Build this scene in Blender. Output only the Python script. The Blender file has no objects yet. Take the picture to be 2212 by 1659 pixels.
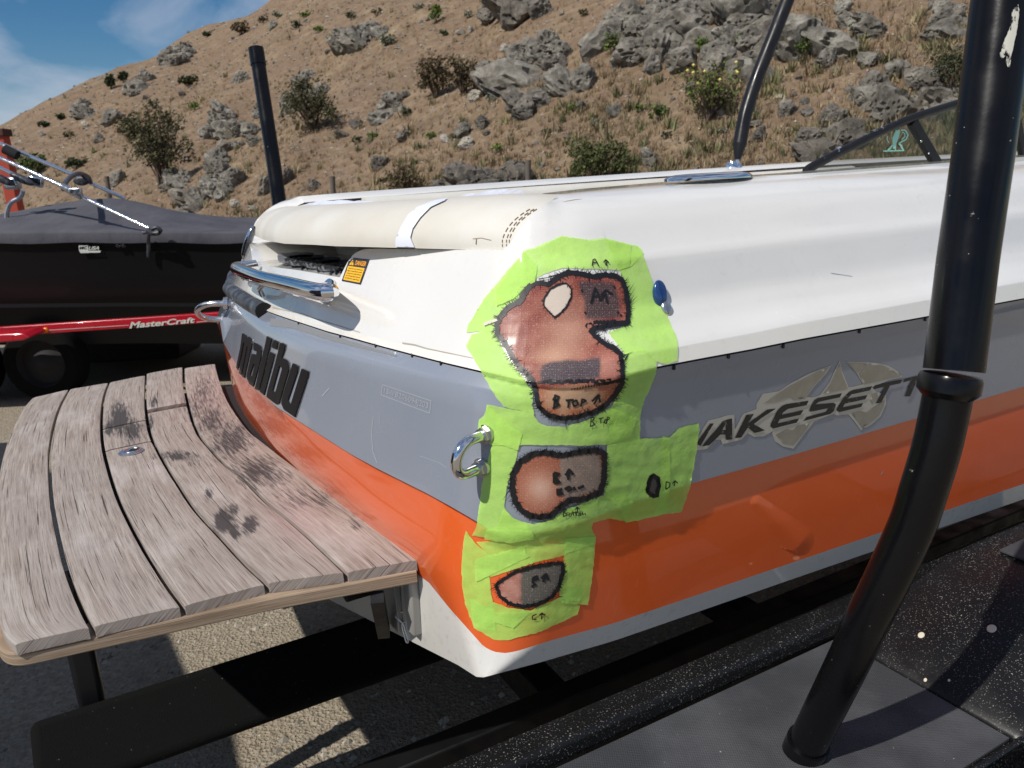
import bpy, bmesh, math, random
import numpy as np
from mathutils import Vector, Matrix, noise
from mathutils.bvhtree import BVHTree
from mathutils.geometry import delaunay_2d_cdt

random.seed(7); rng = np.random.default_rng(7)
SC = bpy.context.scene
COL = SC.collection
R = math.radians

# ------------------------------------------------------------------ camera
FP, PW, PH = 1662.0, 2212.0, 1659.0           # focal length and frame in photo units
PITCH, ROLL, EYE = R(15), R(-2.9), 1.6
_f = Vector((0, math.cos(PITCH), -math.sin(PITCH))); _u0 = Vector((0, math.sin(PITCH), math.cos(PITCH))); _r0 = Vector((1, 0, 0))
_r = _r0*math.cos(ROLL) + _u0*math.sin(ROLL); _u = -_r0*math.sin(ROLL) + _u0*math.cos(ROLL)
CAMP = Vector((0, 0, EYE))
cam = bpy.data.cameras.new('camera'); camo = bpy.data.objects.new('camera', cam); COL.objects.link(camo)
camo.matrix_world = Matrix(((_r.x, _u.x, -_f.x, 0), (_r.y, _u.y, -_f.y, 0), (_r.z, _u.z, -_f.z, EYE), (0, 0, 0, 1)))
cam.sensor_width = 36; cam.lens = 36*FP/PW; cam.clip_start = 0.05; cam.clip_end = 2000
cam.dof.use_dof = True; cam.dof.focus_distance = 1.35; cam.dof.aperture_fstop = 10
SC.camera = camo

# ------------------------------------------------------------------ light
SUN_EL, SUN_AZ = R(50), math.atan2(-0.727, -0.686)      # azimuth from +Y towards +X
TOSUN = Vector((math.sin(SUN_AZ)*math.cos(SUN_EL), math.cos(SUN_AZ)*math.cos(SUN_EL), math.sin(SUN_EL)))
sl = bpy.data.lights.new('sun', 'SUN'); sl.energy = 4.3; sl.angle = R(0.53); sl.color = (1, 0.95, 0.87)
so = bpy.data.objects.new('sun', sl); COL.objects.link(so); so.rotation_euler = TOSUN.to_track_quat('Z', 'Y').to_euler()
W = bpy.data.worlds.new('World'); SC.world = W; W.use_nodes = True
nt = W.node_tree; nt.nodes.clear()
def wn(t, **k):
    n = nt.nodes.new(t)
    for a, b in k.items(): setattr(n, a, b)
    return n
sky = wn('ShaderNodeTexSky', sky_type='NISHITA', sun_disc=False, sun_elevation=SUN_EL, sun_rotation=SUN_AZ % (2*math.pi), altitude=300)
sky.air_density = 1.0; sky.dust_density = 0.3; sky.ozone_density = 2.5
tc = wn('ShaderNodeTexCoord'); mp = wn('ShaderNodeMapping'); mp.inputs['Rotation'].default_value = (0, 0.35, 0.5); mp.inputs['Scale'].default_value = (2.2, 1.2, 5.5)
n1 = wn('ShaderNodeTexNoise'); n1.inputs['Scale'].default_value = 1.5; n1.inputs['Detail'].default_value = 7; n1.inputs['Roughness'].default_value = 0.55; n1.inputs['Distortion'].default_value = 0.6
cr = wn('ShaderNodeValToRGB'); cr.color_ramp.elements[0].position = 0.41; cr.color_ramp.elements[1].position = 0.66
cr.color_ramp.elements[1].color = (.85, .85, .85, 1)
mx = wn('ShaderNodeMix', data_type='RGBA'); mx.inputs['B'].default_value = (7.0, 7.6, 9.0, 1)
hs = wn('ShaderNodeHueSaturation'); hs.inputs['Saturation'].default_value = 1.4; hs.inputs['Value'].default_value = 0.95
bg = wn('ShaderNodeBackground'); bg.inputs['Strength'].default_value = 0.075
wo = wn('ShaderNodeOutputWorld')
L = nt.links.new
L(tc.outputs['Generated'], mp.inputs['Vector']); L(mp.outputs[0], n1.inputs['Vector']); L(n1.outputs['Fac'], cr.inputs['Fac'])
L(sky.outputs[0], hs.inputs['Color']); L(hs.outputs[0], mx.inputs['A']); L(cr.outputs['Color'], mx.inputs['Factor'])
L(mx.outputs['Result'], bg.inputs['Color']); L(bg.outputs[0], wo.inputs['Surface'])
SC.view_settings.view_transform = 'Standard'; SC.view_settings.look = 'None'
SC.view_settings.exposure = 0.0; SC.view_settings.gamma = 1; SC.view_settings.use_curve_mapping = False
SC.cycles.max_bounces = 6; SC.cycles.transparent_max_bounces = 12; SC.cycles.use_denoising = True

# ------------------------------------------------------------------ helpers
def ray(px, py):
    return (_f + _r*((px-PW/2)/FP) + _u*((PH/2-py)/FP))
def project(p):
    d = Vector(p) - CAMP; z = d.dot(_f)
    return PW/2 + FP*d.dot(_r)/z, PH/2 - FP*d.dot(_u)/z
def atz(px, py, z):
    d = ray(px, py); return CAMP + d*((z-EYE)/d.z)
def atplane(px, py, p0, n):
    d = ray(px, py); return CAMP + d*((p0-CAMP).dot(n)/d.dot(n))
def atdepth(px, py, dep):
    return CAMP + ray(px, py)*dep

def link(o, parent=None):
    COL.objects.link(o)
    if parent is not None: o.parent = parent
    return o
def tag(o, label=None, cat=None, group=None, kind=None):
    if label: o['label'] = label
    if cat: o['category'] = cat
    if group: o['group'] = group
    if kind: o['kind'] = kind
    return o
def empty(name, label, cat, group=None):
    o = bpy.data.objects.new(name, None); o.empty_display_size = 0.1
    return tag(link(o), label, cat, group)
def mesh(name, v, f, mat=None, parent=None, smooth=False, uv=None, attr=None, sharp=None):
    me = bpy.data.meshes.new(name)
    me.from_pydata([tuple(p) for p in v], [], [tuple(int(i) for i in q) for q in f])
    if uv is not None:
        lay = me.uv_layers.new(name='UVMap')
        idx = np.empty(len(me.loops), dtype=np.int32); me.loops.foreach_get('vertex_index', idx)
        lay.data.foreach_set('uv', np.asarray(uv, dtype=np.float32)[idx].ravel())
    if attr:
        for k, a in attr.items():
            a = np.asarray(a, dtype=np.float32)
            if a.ndim == 1:
                at = me.attributes.new(k, 'FLOAT', 'POINT'); at.data.foreach_set('value', a)
            else:
                at = me.attributes.new(k, 'FLOAT_COLOR', 'POINT'); at.data.foreach_set('color', np.c_[a, np.ones(len(a))].astype(np.float32).ravel())
    if mat:
        for m in (mat if isinstance(mat, (list, tuple)) else [mat]): me.materials.append(m)
    if smooth: me.polygons.foreach_set('use_smooth', [True]*len(me.polygons))
    if sharp is not None: me.set_sharp_from_angle(angle=R(sharp))
    me.update()
    return link(bpy.data.objects.new(name, me), parent)
class MB:
    def __init__(s): s.v = []; s.f = []
    def add(s, v, f):
        o = len(s.v); s.v += [tuple(p) for p in v]; s.f += [tuple(i+o for i in q) for q in f]; return s
    def box(s, c, sx, sy, sz, ax=None):
        ax = ax or (Vector((1,0,0)), Vector((0,1,0)), Vector((0,0,1))); c = Vector(c)
        v = [c + ax[0]*(sx/2*i) + ax[1]*(sy/2*j) + ax[2]*(sz/2*k) for i in (-1,1) for j in (-1,1) for k in (-1,1)]
        return s.add(v, [(0,1,3,2),(4,6,7,5),(0,4,5,1),(2,3,7,6),(0,2,6,4),(1,5,7,3)])
    def tube(s, pts, rad, n=16, cap=True, flat=1.0, upv=None):
        pts = [Vector(p) for p in pts]; m = len(pts)
        rr = rad if hasattr(rad, '__len__') else [rad]*m
        u = None; v = []
        for i, p in enumerate(pts):
            t = (pts[min(i+1,m-1)] - pts[max(i-1,0)]).normalized()
            if u is None:
                u = t.orthogonal().normalized() if upv is None else (Vector(upv) - t*t.dot(Vector(upv))).normalized()
            u = (u - t*u.dot(t)).normalized(); w = t.cross(u)
            for k in range(n):
                a = 2*math.pi*k/n; v.append(p + (u*math.cos(a)*flat + w*math.sin(a))*rr[i])
        f = [(i*n+k, i*n+(k+1)%n, (i+1)*n+(k+1)%n, (i+1)*n+k) for i in range(m-1) for k in range(n)]
        if cap: f += [tuple(range(n-1,-1,-1)), tuple(range((m-1)*n, m*n))]
        return s.add(v, f)
    def build(s, name, mat=None, parent=None, smooth=False, bevel=0, seg=2, sharp=40):
        o = mesh(name, s.v, s.f, mat, parent, smooth or bool(bevel), sharp=sharp)
        if bevel:
            b = o.modifiers.new('bevel', 'BEVEL'); b.width = bevel; b.segments = seg; b.limit_method = 'ANGLE'; b.angle_limit = R(30); b.harden_normals = False
        return o
def smoothpts(pts, n=8):
    """Catmull-Rom through pts"""
    P = [Vector(p) for p in pts]; P = [P[0]*2-P[1]] + P + [P[-1]*2-P[-2]]; out = []
    for i in range(1, len(P)-2):
        for k in range(n):
            t = k/n; a, b, c, d = P[i-1], P[i], P[i+1], P[i+2]
            out.append(0.5*((2*b) + (c-a)*t + (2*a-5*b+4*c-d)*t*t + (3*b-a-3*c+d)*t**3))
    return out + [P[-2]]

# ------------------------------------------------------------------ materials
class M:
    def __init__(s, name, color=(.5,.5,.5), rough=.5, metal=0, spec=.5, coat=0, coat_rough=.05, alpha=1):
        s.m = bpy.data.materials.new(name); s.m.use_nodes = True; s.t = s.m.node_tree
        s.b = s.t.nodes['Principled BSDF']; i = s.b.inputs
        i['Base Color'].default_value = (*color, 1); i['Roughness'].default_value = rough; i['Metallic'].default_value = metal
        i['Specular IOR Level'].default_value = spec; i['Coat Weight'].default_value = coat; i['Coat Roughness'].default_value = coat_rough; i['Alpha'].default_value = alpha
        s.color = color; s._co = None
    def n(s, typ, inp=None, **k):
        nd = s.t.nodes.new('ShaderNode'+typ)
        for a, b in k.items(): setattr(nd, a, b)
        for a, b in (inp or {}).items():
            if hasattr(b, 'links') or isinstance(b, bpy.types.NodeSocket): s.t.links.new(b, nd.inputs[a])
            else: nd.inputs[a].default_value = b
        return nd
    def co(s, scale=(1,1,1), kind='Object', rot=(0,0,0)):
        if kind == 'UV': src = s.n('UVMap').outputs[0]
        else: src = s.n('TexCoord').outputs[kind]
        return s.n('Mapping', {'Vector': src, 'Scale': scale, 'Rotation': rot}).outputs[0]
    def noise(s, scale, detail=4, rough=.55, co=None, dist=0):
        return s.n('TexNoise', {'Vector': co if co is not None else s.co(), 'Scale': scale, 'Detail': detail, 'Roughness': rough, 'Distortion': dist}).outputs['Fac']
    def voro(s, scale, co=None, feature='F1', out='Distance', rnd=1):
        return s.n('TexVoronoi', {'Vector': co if co is not None else s.co(), 'Scale': scale, 'Randomness': rnd}, feature=feature).outputs[out]
    def ramp(s, fac, stops):
        nd = s.n('ValToRGB', {'Fac': fac}); e = nd.color_ramp.elements
        while len(e) < len(stops): e.new(.5)
        for q, (p, c) in zip(e, stops):
            q.position = p; q.color = (*c, 1) if hasattr(c, '__len__') else (c, c, c, 1)
        return nd.outputs['Color']
    def mix(s, fac, a, b, mode='MIX'):
        nd = s.n('Mix', data_type='RGBA', blend_type=mode)
        for key, val in (('Factor', fac), ('A', a), ('B', b)):
            if isinstance(val, bpy.types.NodeSocket): s.t.links.new(val, nd.inputs[key] if key == 'Factor' else [q for q in nd.inputs if q.name == key and q.type == 'RGBA'][0])
            else:
                q = nd.inputs[key] if key == 'Factor' else [q for q in nd.inputs if q.name == key and q.type == 'RGBA'][0]
                q.default_value = val if key == 'Factor' else ((*val, 1) if len(val) == 3 else val)
        return [o for o in nd.outputs if o.type == 'RGBA'][0]
    def math(s, op, a, b=0):
        return s.n('Math', {0: a, 1: b}, operation=op).outputs[0]
    def attr(s, name, out='Fac'):
        return s.n('Attribute', attribute_name=name).outputs[out]
    def setc(s, sock): s.t.links.new(sock, s.b.inputs['Base Color']); return s
    def setr(s, sock): s.t.links.new(sock, s.b.inputs['Roughness']); return s
    def bump(s, h, strength=.3, dist=.01):
        prev = s.b.inputs['Normal'].links[0].from_socket if s.b.inputs['Normal'].links else None
        nd = s.n('Bump', {'Height': h, 'Strength': strength, 'Distance': dist})
        if prev: s.t.links.new(prev, nd.inputs['Normal'])
        s.t.links.new(nd.outputs[0], s.b.inputs['Normal']); return s

def gelcoat(name, col, rough=.22, dirt=.0, dirtcol=(.3,.27,.22), var=.06):
    m = M(name, col, rough+.08, coat=.9, coat_rough=.035)
    n = m.noise(3.5, 5); c = m.mix(m.ramp(n, [(.3, 0), (.75, 1)]), col, tuple(x*(1-var) for x in col))
    if dirt:
        s = m.ramp(m.noise(60, 6, .7), [(.55, 0), (.75, 1)]); s2 = m.ramp(m.noise(4, 3), [(.4, 0), (.7, 1)])
        c = m.mix(m.math('MULTIPLY', m.math('MULTIPLY', s, s2), dirt), c, dirtcol)
    # fine scratches and dust
    sc = m.ramp(m.noise(14, 3, .6, m.co((1, 14, 1.5), rot=(0, .4, .9))), [(.66, 0), (.70, 1)])
    c = m.mix(m.math('MULTIPLY', sc, .10), c, tuple(min(1, x*.8+.18) for x in col))
    m.setc(c); m.setr(m.ramp(m.noise(9, 5), [(.3, rough*.75), (.8, rough*1.6)]))
    m.bump(m.noise(6, 2), .04, .02)
    return m.m
MAT = {}
MAT['white'] = gelcoat('white_gelcoat', (.755, .742, .715), .2, .2)
MAT['flange'] = gelcoat('flange_gelcoat', (.77,.745,.69), .4, .8)
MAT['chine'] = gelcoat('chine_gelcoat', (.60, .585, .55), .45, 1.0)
MAT['grey'] = gelcoat('grey_gelcoat', (.245, .272, .325), .22, .05)
MAT['orange'] = gelcoat('orange_gelcoat', (.78, .125, .024), .2, .25, (.66, .24, .15))
def metal(name, rough=.08, col=(.75,.76,.78)):
    m = M(name, col, rough, 1); m.setr(m.ramp(m.noise(40, 4), [(.3, rough*.6), (.8, rough*1.8)])); return m.m
MAT['chrome'] = metal('polished_steel', .09)
MAT['sky_chrome'] = M('chrome_painted_sky_blue', (.03,.085,.25), .2, .5, coat=.4).m  # chrome knob: its reflection of the blue sky is painted as base colour
MAT['steel'] = metal('worn_steel', .28, (.6,.6,.61))
def blackpaint(name, rough=.25, specks=.6, col=(.012,.012,.014), scale=130, thr=.78):
    m = M(name, col, rough, spec=.24)
    sp = m.ramp(m.noise(scale, 2, .5), [(thr, 0), (thr+.03, 1)])
    patch = m.ramp(m.noise(6, 3), [(.35, .15), (.6, 1)])
    ch = m.ramp(m.noise(22, 6, .65), [(.715, 0), (.735, 1)])
    f = m.math('MULTIPLY', m.math('MULTIPLY', sp, patch), specks)
    c = m.mix(f, col, (.45,.43,.38)); c = m.mix(m.math('MULTIPLY', ch, specks*.8), c, (.38,.36,.31))
    m.setc(c); m.setr(m.ramp(m.noise(12, 5), [(.35, rough*.7), (.7, rough*1.8)])); m.bump(m.noise(150, 3), .05, .002)
    return m.m
MAT['black_paint'] = blackpaint('black_trailer_paint', .4, .6, (.006,.006,.007))
MAT['black_pole'] = blackpaint('black_pole_paint', .22, .8, (.004,.004,.005), 170, .755)
MAT['fender'] = blackpaint('black_fender_paint', .32, .5, (.008,.008,.009), scale=330, thr=.64)
MAT['tube_black'] = blackpaint('black_tube', .3, .15)
m = M('black_carpet', (.007,.007,.007), .95, spec=.1); m.setc(m.mix(m.ramp(m.noise(160, 2), [(.74, 0), (.77, 1)]), (.007,.007,.007), (.22,.21,.19))); m.bump(m.noise(400, 3), .8, .004); MAT['carpet'] = m.m
m = M('rubber', (.02,.021,.024), .45); m.setc(m.mix(m.ramp(m.noise(25, 6, .7, m.co((1,1,.3))), [(.45,0),(.75,1)]), (.015,.016,.02), (.16,.18,.21))); MAT['rubber'] = m.m
MAT['tyre'] = M('tyre_rubber', (.008,.008,.008), .9, spec=.1).m
m = M('vinyl', (.63,.60,.54), .42)
m.setc(m.mix(m.ramp(m.noise(5, 5), [(.4,0),(.75,1)]), (.66,.64,.585), (.58,.54,.465))); m.bump(m.noise(350, 3), .12, .002); m.bump(m.noise(7, 3), .25, .012); MAT['vinyl'] = m.m
MAT['vinyl_dark'] = M('thread_brown', (.22,.15,.07), .8).m
MAT['gap'] = M('dark_gap', (.008,.008,.009), .9).m
MAT['plasticsheet'] = M('white_plastic', (.74,.77,.86), .22).m
m = M('grey_rubber_mat', (.11,.12,.135), .6); m.setc(m.mix(m.ramp(m.noise(60, 4), [(.4,0),(.7,1)]), (.085,.095,.11), (.2,.21,.225))); MAT['mat'] = m.m
def tape(name, col, alpha):
    m = M(name, col, .65)
    c = m.mix(m.ramp(m.noise(6, 4), [(.35,0),(.7,1)]), col, tuple(x*.86 for x in col))
    fib = m.ramp(m.noise(55, 5, .7), [(.45, 0), (.8, 1)])
    c = m.mix(m.math('MULTIPLY', fib, .28), c, tuple(x*.62 for x in col))
    m.setc(c)
    a = m.ramp(m.noise(18, 5, .65), [(.3, alpha-.10), (.7, alpha+.08)])
    m.t.links.new(a, m.b.inputs['Alpha'])
    m.bump(m.noise(38, 4), .35, .004); m.bump(m.noise(240, 3), .25, .0015); return m.m
MAT['tape'] = tape('green_masking_tape', (.54, .89, .165), .71)
MAT['ink'] = M('black_marker_ink', (.008,.008,.01), .45).m
m = M('repair_resin', (.5,.2,.15), .42, spec=.3, coat=.15, coat_rough=.2); m.t.links.new(m.attr('col', 'Color'), m.b.inputs['Base Color'])
co = m.co((1,1,1), 'UV')
wv = m.n('TexWave', {'Vector': co, 'Scale': 95.0, 'Distortion': .6, 'Detail': 1}, wave_type='BANDS', bands_direction='X').outputs['Fac']
wv2 = m.n('TexWave', {'Vector': co, 'Scale': 95.0, 'Distortion': .6, 'Detail': 1}, wave_type='BANDS', bands_direction='Y').outputs['Fac']
wsum = m.math('MULTIPLY', wv, wv2)
sp = m.ramp(wsum, [(.45,0),(.9,1)])
sk = m.ramp(m.n('TexNoise', {'Vector': co, 'Scale': 420.0, 'Detail': 2.0, 'Roughness': .6}).outputs['Fac'], [(.57,0),(.70,.26)])
m.setc(m.mix(sk, m.mix(m.math('MULTIPLY', sp, .07), m.mix(1, m.attr('col','Color'), (.78,.74,.74), 'MULTIPLY'), (.9,.75,.68)), (.80,.66,.60)))
m.bump(wsum, .04, .0005); m.bump(m.noise(40, 4), .25, .003); MAT['resin'] = m.m
# ------------------------------------------------------------------ boat frame
TH = R(62)
E1 = Vector((math.sin(TH), math.cos(TH), 0)); E2 = Vector((-math.cos(TH), math.sin(TH), 0)); EZ = Vector((0,0,1))
ORG = CAMP + ray(1040, 1460)*(1.05/ray(1040, 1460).y); OZ = ORG.z
ORG = Vector((ORG.x, ORG.y, 0))
def bp(x1, x2, z): return ORG + E1*x1 + E2*x2 + EZ*z
def tob(p): d = Vector(p)-ORG; return d.dot(E1), d.dot(E2), p.z
def bz(px, py, z): return atz(px, py, z)
WID, BUL = 2.20, 0.16

# ------------------------------------------------------------------ hull lofted from levels
NS, NC, NT, NP, NB = 64, 20, 170, 10, 12
def outline(a, b, rad, BUL=BUL):
    """plan polyline: starboard bow -> quarter -> transom -> port quarter -> port bow"""
    def tr(x2): return -b - BUL*(1-((x2-WID/2)/(WID/2+a))**2)
    c1 = tr(-a); out = []
    for k in range(NB): 
        t = (1-k/NB)*math.pi/2; out.append((3.2+2.3*math.sin(t), -a+(WID/2+a)*(1-math.cos(t))))
    s0 = c1+rad
    for k in range(NS): q = 1-k/NS; out.append((s0+(3.2-s0)*q**1.8, -a))
    p0 = (s0, -a); p2 = (tr(-a+rad), -a+rad); pc = (c1, -a)
    for k in range(NC):
        t = k/NC; out.append(tuple((1-t)**2*u+2*t*(1-t)*v+t*t*w for u, v, w in zip(p0, pc, p2)))
    xa, xb = -a+rad, WID+a-.14
    for k in range(NT): x2 = xa+(xb-xa)*k/NT; out.append((tr(x2), x2))
    q0 = (tr(xb), xb); qc = (c1, WID+a); q2 = (c1+.2, WID+a)
    for k in range(NP):
        t = k/NP; out.append(tuple((1-t)**2*u+2*t*(1-t)*v+t*t*w for u, v, w in zip(q0, qc, q2)))
    for k in range(20): out.append((c1+.2+(3.0-c1)*(k/20), WID+a))
    for k in range(NB+1):
        t = k/NB*math.pi/2; out.append((3.2+2.3*math.sin(t), WID+a-(WID/2+a)*(1-math.cos(t))))
    return np.array(out)
def normals(o):
    d = np.gradient(o, axis=0); n = np.stack([d[:,1], -d[:,0]], 1)   # outward for this direction of travel
    n /= np.linalg.norm(n, axis=1)[:,None]
    return -n
def curve(pts):
    p = sorted(pts); x = np.array([q[0] for q in p], float); y = np.array([q[1] for q in p], float)
    return lambda v: float(np.interp(v, x, y)), x[0], x[-1]
def solve(o, cv, inn=None, nrm=None, zlo=.3, zhi=2.0):
    """heights at which an outline (moved inwards by inn(z)) meets the curve seen in the photograph"""
    f, x0, x1 = cv; N = len(o); z = np.full(N, np.nan)
    def pos(i, zz):
        q = o[i]
        if inn is not None: q = q - nrm[i]*inn(i, zz)
        return bp(q[0], q[1], zz)
    px = [project(pos(i, 1.1))[0] for i in range(N)]
    lim = NB+NS+NC+int(np.argmin(px[NB+NS+NC:NB+NS+NC+NT+NP]))
    for i in range(NB, lim+1):
        if (pos(i, 1.1)-CAMP).dot(_f) < .2: continue
        lo, hi = zlo, zhi
        g = lambda zz: (lambda q: q[1]-f(q[0]))(project(pos(i, zz)))
        glo, ghi = g(lo), g(hi)
        xp = project(pos(i, (lo+hi)/2))[0]
        if glo*ghi > 0 or xp > x1 or xp < x0-1: continue
        for _ in range(34):
            mid = (lo+hi)/2
            if g(mid)*glo > 0: lo = mid
            else: hi = mid
        z[i] = (lo+hi)/2
    ok = np.where(~np.isnan(z))[0]
    z = np.interp(np.arange(N), ok, z[ok])
    # the port side, out of sight, mirrors the starboard side
    sx, sz = o[:NB+NS, 0][::-1], z[:NB+NS][::-1]
    e = NB+NS+NC+NT
    for i in range(e-6, N):
        w = min(1, (i-e+6)/(NP+6)); z[i] = z[i]*(1-w) + float(np.interp(o[i,0], sx, sz))*w
    return z
def pts3(o, z): return [bp(o[i,0], o[i,1], z[i]) for i in range(len(o))]
def ext(pts, xr=2900):
    p = sorted(pts); (xa, ya), (xb, yb) = p[-2], p[-1]
    return p + [(xr, yb+(yb-ya)/(xb-xa)*(xr-xb))]

C_keel = ext([(470,1165),(619,1248),(923,1403),(990,1437),(1029,1462),(1045,1463),(1163,1432),(1327,1384),(2212,1078)])
C_wo = ext([(476,800),(483,862),(509,905),(540,950),(573,990),(640,1046),(708,1097),(830,1190),(926,1258),(971,1314),(1045,1397),(1067,1408),(1093,1411),(1119,1406),(1195,1382),(1327,1346),(2212,1045)])
C_knk = ext([(476,770),(482,800),(500,848),(531,896),(587,956),(680,1020),(792,1098),(904,1180),(1000,1255),(1075,1290),(1150,1285),(1327,1240),(2212,960)])
C_og = ext([(476,700),(482,738),(500,772),(531,815),(599,880),(643,908),(755,979),(811,1010),(867,1038),(923,1066),(970,1092),(1017,1119),(1056,1143),(1100,1155),(1153,1150),(1265,1124),(1377,1082),(1495,1044),(1704,985),(1992,900),(2100,868),(2212,835)])
C_crs = ext([(476,640),(500,655),(583,708),(710,752),(826,786),(970,824),(1038,842),(1137,864),(1200,872),(1280,868),(1416,839),(1700,777),(2006,713),(2212,670)])
C_rub = ext([(476,590),(484,606),(505,628),(545,655),(585,677),(622,690),(710,719),(769,735),(826,751),(897,770),(970,789),(1038,805),(1137,828),(1200,838),(1260,835),(1330,818),(1416,797),(1504,780),(1623,758),(1729,736),(1983,690),(2190,651),(2212,647)])
C_bnd = [(x, y-(14 if x < 700 else 14+26*min(1,(x-700)/500))) for x, y in C_rub if x < 2300]; C_bnd = ext(C_bnd)
C_top = ext([(500,560),(506,535),(520,517),(534,512),(540,530),(546,568),(560,573),(640,583),(739,600),(744,579),(755,558),(767,546),(786,538),(820,537),(1000,540),(1092,541),(1110,515),(1130,488),(1150,462),(1180,438),(1227,421),(1327,409),(1590,386),(2212,339)])

def level(a, b, rad, cv, bul=BUL):
    o = outline(a, b, rad, bul); return o, solve(o, curve(cv))
LV = {}
LV['keel'] = level(0, -.004, .03, C_keel, .07)
LV['wo'] = level(.012, -.012, .10, C_wo, .075)
LV['knk'] = level(.022, -.018, .13, C_knk, .135)
LV['ogi'] = level(.032, -.032, .16, C_og, .168)
LV['ogo'] = level(.042, -.028, .16, C_og, .172)
LV['crs'] = level(.062, -.062, .18, C_crs, .17)
LV['rub'] = level(.072, -.080, .19, C_rub)
LV['bnd'] = level(.066, -.088, .19, C_bnd)
LV['ogi'][1][:] += .001

HULL_V, HULL_F = [], []           # everything a sticker can lie on
def strip(name, levels, mat, parent, sub=4, sharp=30, reg=True, curvefn=None):
    rows = []
    for k in range(len(levels)-1):
        (oa, za), (ob, zb) = levels[k], levels[k+1]
        for j in range(sub + (1 if k == len(levels)-2 else 0)):
            t = j/sub; rows.append(pts3(oa*(1-t)+ob*t, za*(1-t)+zb*t))
    N = len(rows[0]); v = [p for r_ in rows for p in r_]
    f = [(i+k*N, i+1+k*N, i+1+(k+1)*N, i+(k+1)*N) for k in range(len(rows)-1) for i in range(N-1)]
    f = [(q[0], q[3], q[2], q[1]) for q in f]
    if reg: register(v, f)
    return mesh(name, v, f, mat, parent, True, sharp=sharp)
def register(v, f):
    o = len(HULL_V); HULL_V.extend([tuple(p) for p in v]); HULL_F.extend([tuple(i+o for i in q) for q in f])

boat = empty('boat', 'white, grey and orange motorboat on a black trailer, its corner under green tape', 'boat')
boat.location = (0, 0, 0)
bottom_in = outline(-.35, -.5, .03, .07)
strip('chine', [(bottom_in, np.full(len(bottom_in), OZ-.18)), LV['keel'], LV['wo']], MAT['chine'], boat, 3)
strip('orange_stripe', [LV['wo'], LV['knk'], LV['ogi'], (LV['ogo'][0], LV['ogo'][1]+.0005)], MAT['orange'], boat, 4, sharp=40)
strip('hull_side', [LV['ogo'], LV['crs'], LV['rub']], MAT['grey'], boat, 5, sharp=60)
# deck: a lip over the joint, a low band, then a side that rolls inboard
o_b, z_b = LV['bnd']; n_b = normals(o_b)
o_r = LV['rub'][0]; n_r = normals(o_r); z_r = LV['rub'][1]
wt = np.clip(np.abs(n_b[:,0]), 0, 1)**2           # 1 on the transom, 0 on the sides
wt[:NB+NS] = 0
def inn_fn(h):                                     # inward travel for a fraction of height
    return float(np.interp(h, [0,.12,.25,.4,.55,.62,.8,.88,.94,.98,1], [0,.033,.055,.068,.080,.095,.123,.142,.165,.192,.218]))
ztop_guess = 1.575
def inn(i, zz):
    h = (zz-z_b[i])/max(.08, (ztop_guess-z_b[i]))
    side = inn_fn(max(0, min(1, h))) ; tr = .50*max(0, zz-z_b[i])
    return side*(1-wt[i]) + tr*wt[i]
z_t = solve(o_b, curve(C_top), inn, n_b)
DK = []
HS = [0, .04, .08, .12, .16, .20, .25, .32, .4, .48, .53, .56, .59, .62, .7, .76, .81, .85, .88, .91, .94, .96, .98, 1]
for h in HS:
    z = z_b + (z_t-z_b)*h
    o = np.array([o_b[i]-n_b[i]*inn(i, z[i]) for i in range(len(o_b))]); DK.append((o, z))
lip = [(o_r - n_r*.004, z_r+.0035), (o_r + n_r*.003, z_r+.004), (o_b + n_b*.001, z_b-.002)]
o_t, z_tt = DK[-1]; n_t = normals(o_t)
# inner edge: coaming top runs inboard; over the transom it runs forward (shelf, then the wall under the sun pad)
cav = np.array([1 if (NB+NS+NC < i < NB+NS+NC+NT+NP and z_t[i] < 1.465 and o_b[i,1] > .6) else 0 for i in range(len(o_b))], float)
inn1 = np.where(cav > 0, .24, .10); zz1 = np.where(cav > 0, z_tt+.006, z_tt+.002)
sh1 = (o_t - n_b*inn1[:,None], zz1)
sh2 = (o_t - n_b*(inn1+.04)[:,None], np.where(cav > 0, 1.49, z_tt-.02))
def loft(name, levels, mat, parent, sharp=40, reg=True):
    rows = [pts3(o, z) for o, z in levels]; N = len(rows[0]); v = [p for r_ in rows for p in r_]
    f = [(i+k*N, i+(k+1)*N, i+1+(k+1)*N, i+1+k*N) for k in range(len(rows)-1) for i in range(N-1)]
    if reg: register(v, f)
    return mesh(name, v, f, mat, parent, True, sharp=sharp)
loft('deck_flange', lip, MAT['flange'], boat)
loft('deck', [lip[-1]] + DK + [sh1, sh2], MAT['white'], boat)
loft('joint_gap', [(o_r - n_r*.002, z_r-.001), (o_r - n_r*.001, z_r+.0045)], MAT['gap'], boat, reg=False)
BVH = BVHTree.FromPolygons(HULL_V, HULL_F)
def onhull(px, py):
    h = BVH.ray_cast(CAMP, ray(px, py).normalized(), 12)
    if h[0] is None: return None
    n = h[1]
    if n.dot(ray(px, py)) > 0: n = -n
    return h[0], n

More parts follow.
